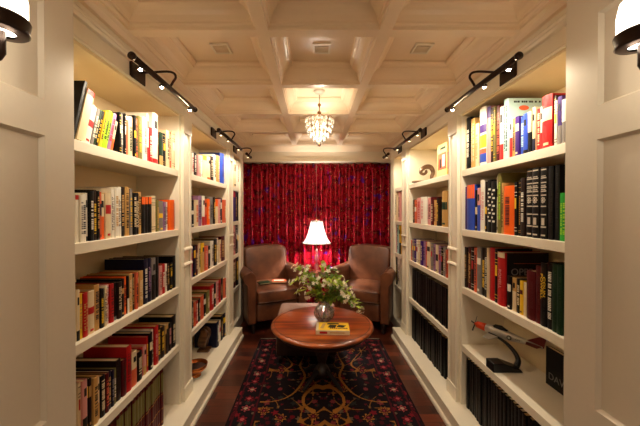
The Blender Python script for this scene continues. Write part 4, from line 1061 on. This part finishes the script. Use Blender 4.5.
# ------------------------------------------------------------------ rug
def rug():
    x0, x1, y0, y1 = -.665, .725, 1.15, 3.36
    st = .006
    nx = int((x1 - x0)/st); ny = int((y1 - y0)/st)
    X = (np.arange(nx) + .5)*(x1 - x0)/nx; Yv = (np.arange(ny) + .5)*(y1 - y0)/ny
    gx, gy = np.meshgrid(X, Yv); W = x1 - x0; Hh = y1 - y0
    sx = np.abs(gx - W/2); dedge = np.minimum(np.minimum(gx, W - gx), np.minimum(gy, Hh - gy))
    navy = np.array(lin((20, 11, 17))); gold = np.array(lin((158, 102, 40))); red = np.array(lin((110, 18, 30))); pink = np.array(lin((160, 66, 70)))
    dred = np.array(lin((70, 12, 22))); cream = np.array(lin((190, 160, 130))); grn = np.array(lin((50, 52, 50)))
    col = np.zeros((ny, nx, 3)); col[:] = navy
    r1 = np.random.RandomState(4)
    # scattered small flowers, mirrored about the long axis
    def disc(cx, cy, r, c, petals=0):
        for mx in (cx, -cx):
            dx = (gx - W/2) - mx; dyy = gy - cy; rr_ = np.hypot(dx, dyy)
            if petals: rr_ = rr_*(1 + .28*np.cos(petals*np.arctan2(dyy, dx)))
            col[rr_ < r] = c
    for k in range(420):
        cx, cy = r1.uniform(0, W/2), r1.uniform(0, Hh); r = r1.uniform(.008, .022)
        c = [red, dred, pink*.45, dred, grn*.6, cream*.2, red*.7][r1.randint(7)]
        disc(cx, cy, r, c, r1.choice([0, 5, 6]))
    # gold vines: zero lines of warped waves, mirrored
    u, v = sx, gy
    f1 = np.sin(11*u + 2.0*np.sin(4.1*v + 1)) + .9*np.sin(7.3*v + 2.2*np.sin(6*u))
    f2 = np.sin(23*v + 3*np.sin(9*u)) + np.sin(19*u + 2*np.sin(13*v))
    inner = dedge > .20
    line = (np.abs(f1) < .045) & inner
    col[line] = gold
    tw = (np.abs(f2) < .085) & inner & (np.abs(f1) < .9)
    col[tw] = gold*.75
    for k in range(18):
        cx, cy = r1.uniform(.03, W/2 - .24), r1.uniform(.25, Hh - .25)
        disc(cx, cy, .034, gold*.9, 8); disc(cx, cy, .026, dred, 8); disc(cx, cy, .009, pink*.6, 0)
    # border
    bd = (dedge < .19); 
    def ringm(a, b): return (dedge >= a) & (dedge < b)
    col[ringm(.172, .184)] = dred
    col[ringm(.03, .04)] = dred; col[dedge < .012] = navy
    pitch = .115
    for mxx in (.105,):
        ys = np.arange(.105, Hh - .05, pitch)
        for i, cy in enumerate(ys):
            for cx in (W/2 - mxx,):
                a = [pink, red][i % 2]
                disc(cx, cy, .028, a, 6); disc(cx, cy, .020, dred, 6); disc(cx, cy, .014, [cream*.8, pink][i % 2], 0)
        for cx in np.arange(0, W/2 - .15, pitch):
            for cy in (.105, Hh - .105):
                disc(cx, cy, .040, red, 6); disc(cx, cy, .026, navy, 6); disc(cx, cy, .013, pink, 0)
    V = []; 
    xs = np.linspace(x0, x1, nx + 1); ysl = np.linspace(y0, y1, ny + 1)
    gX, gY = np.meshgrid(xs, ysl)
    top = np.stack([gX.ravel(), gY.ravel(), np.full(gX.size, .0075)], 1)
    idx = (np.arange(ny)[:, None]*(nx + 1) + np.arange(nx)[None]).ravel()
    F4 = np.stack([idx, idx + 1, idx + nx + 2, idx + nx + 1], 1)
    me = bpy.data.meshes.new('rug'); nb = len(top)
    extra = np.array([(x0, y0, .0005), (x1, y0, .0005), (x1, y1, .0005), (x0, y1, .0005)])
    cn = [0, nx, (ny + 1)*(nx + 1) - 1, ny*(nx + 1)]
    faces = [tuple(f) for f in F4.tolist()]
    e = [nb, nb+1, nb+2, nb+3]
    faces += [(e[0], e[3], e[2], e[1])] + [(e[k], e[(k+1) % 4], cn[(k+1) % 4], cn[k]) for k in range(4)]
    me.from_pydata(np.vstack([top, extra]).tolist(), [], faces); me.update()
    at = me.attributes.new('weave', 'FLOAT_COLOR', 'FACE')
    cc = np.ones((len(faces), 4)); cc[:, :3] = dred; cc[:len(F4), :3] = col.reshape(-1, 3)
    at.data.foreach_set('color', cc.ravel())
    m = bpy.data.materials.new('rug_pile'); m.use_nodes = True; nt = m.node_tree; b = nt.nodes['Principled BSDF']
    a = nt.nodes.new('ShaderNodeAttribute'); a.attribute_name = 'weave'; nt.links.new(a.outputs['Color'], b.inputs['Base Color'])
    b.inputs['Roughness'].default_value = .9; b.inputs['Specular IOR Level'].default_value = .15
    n = nt.nodes.new('ShaderNodeTexNoise'); n.inputs['Scale'].default_value = 350; bp = nt.nodes.new('ShaderNodeBump'); bp.inputs['Strength'].default_value = .5; bp.inputs['Distance'].default_value = .003
    tc = nt.nodes.new('ShaderNodeTexCoord'); nt.links.new(tc.outputs['Object'], n.inputs['Vector']); nt.links.new(n.outputs['Fac'], bp.inputs['Height']); nt.links.new(bp.outputs['Normal'], b.inputs['Normal'])
    me.materials.append(m)
    o = bpy.data.objects.new('rug', me); C.objects.link(o)
    tag(o, 'dark navy and red oriental rug with gold vines under the coffee table', 'rug')
    fr = MB()
    for k in range(150):
        x = x0 + .004 + (x1 - x0 - .008)*k/149
        fr.box(x - .0022, x + .0022, y1, y1 + .022, .0008, .003)
        fr.box(x - .0022, x + .0022, y0 - .022, y0, .0008, .003)
    fr.build('fringe', mat('rug_fringe', (205, 190, 165), .9), o)['kind'] = 'stuff'
rug()

# ------------------------------------------------------------------ light, world, camera
w = bpy.data.worlds.new('world'); SC.world = w; w.use_nodes = True
bg = w.node_tree.nodes['Background']; bg.inputs[0].default_value = (1, .84, .64, 1); bg.inputs[1].default_value = .16
# added fill lamp behind the camera, out of view, to light the room frontally
hl = thing('added_fill_lamp', 'added fill lamp on the ceiling behind the camera, out of view', 'ceiling lamp', (0, -.9, ZC))
MB().lathe([(.0, 0), (.17, 0), (.17, -.02), (.16, -.03), (.0, -.03)], 32, cap=False).build('base', BRONZE, hl)
MB().lathe([(.155, -.03), (.14, -.07), (.09, -.095), (.0, -.105)], 32, cap=False).build('glass_shade', mat('fill_lamp_opal', (250, 245, 235), .4, emit=(255, 234, 208), es=34), hl)

cam = bpy.data.cameras.new('camera'); co = bpy.data.objects.new('camera', cam); C.objects.link(co)
co.location = (CX, 0, EYE); cam.sensor_width = 36; cam.lens = F/640*36; cam.clip_start = .02
cam.shift_x = (320 - VX)/640
co.rotation_euler = (PI/2 - math.atan(2.5/F), 0, 0)
SC.camera = co
SC.view_settings.view_transform = 'Standard'; SC.view_settings.look = 'None'; SC.view_settings.gamma = 1; SC.view_settings.use_curve_mapping = False
SC.view_settings.exposure = 0.4
SC.cycles.use_denoising = True
SC.cycles.max_bounces = 8; SC.cycles.diffuse_bounces = 5; SC.cycles.transmission_bounces = 8
SC.cycles.sample_clamp_indirect = 4.0
SC.cycles.caustics_refractive = False; SC.cycles.caustics_reflective = False
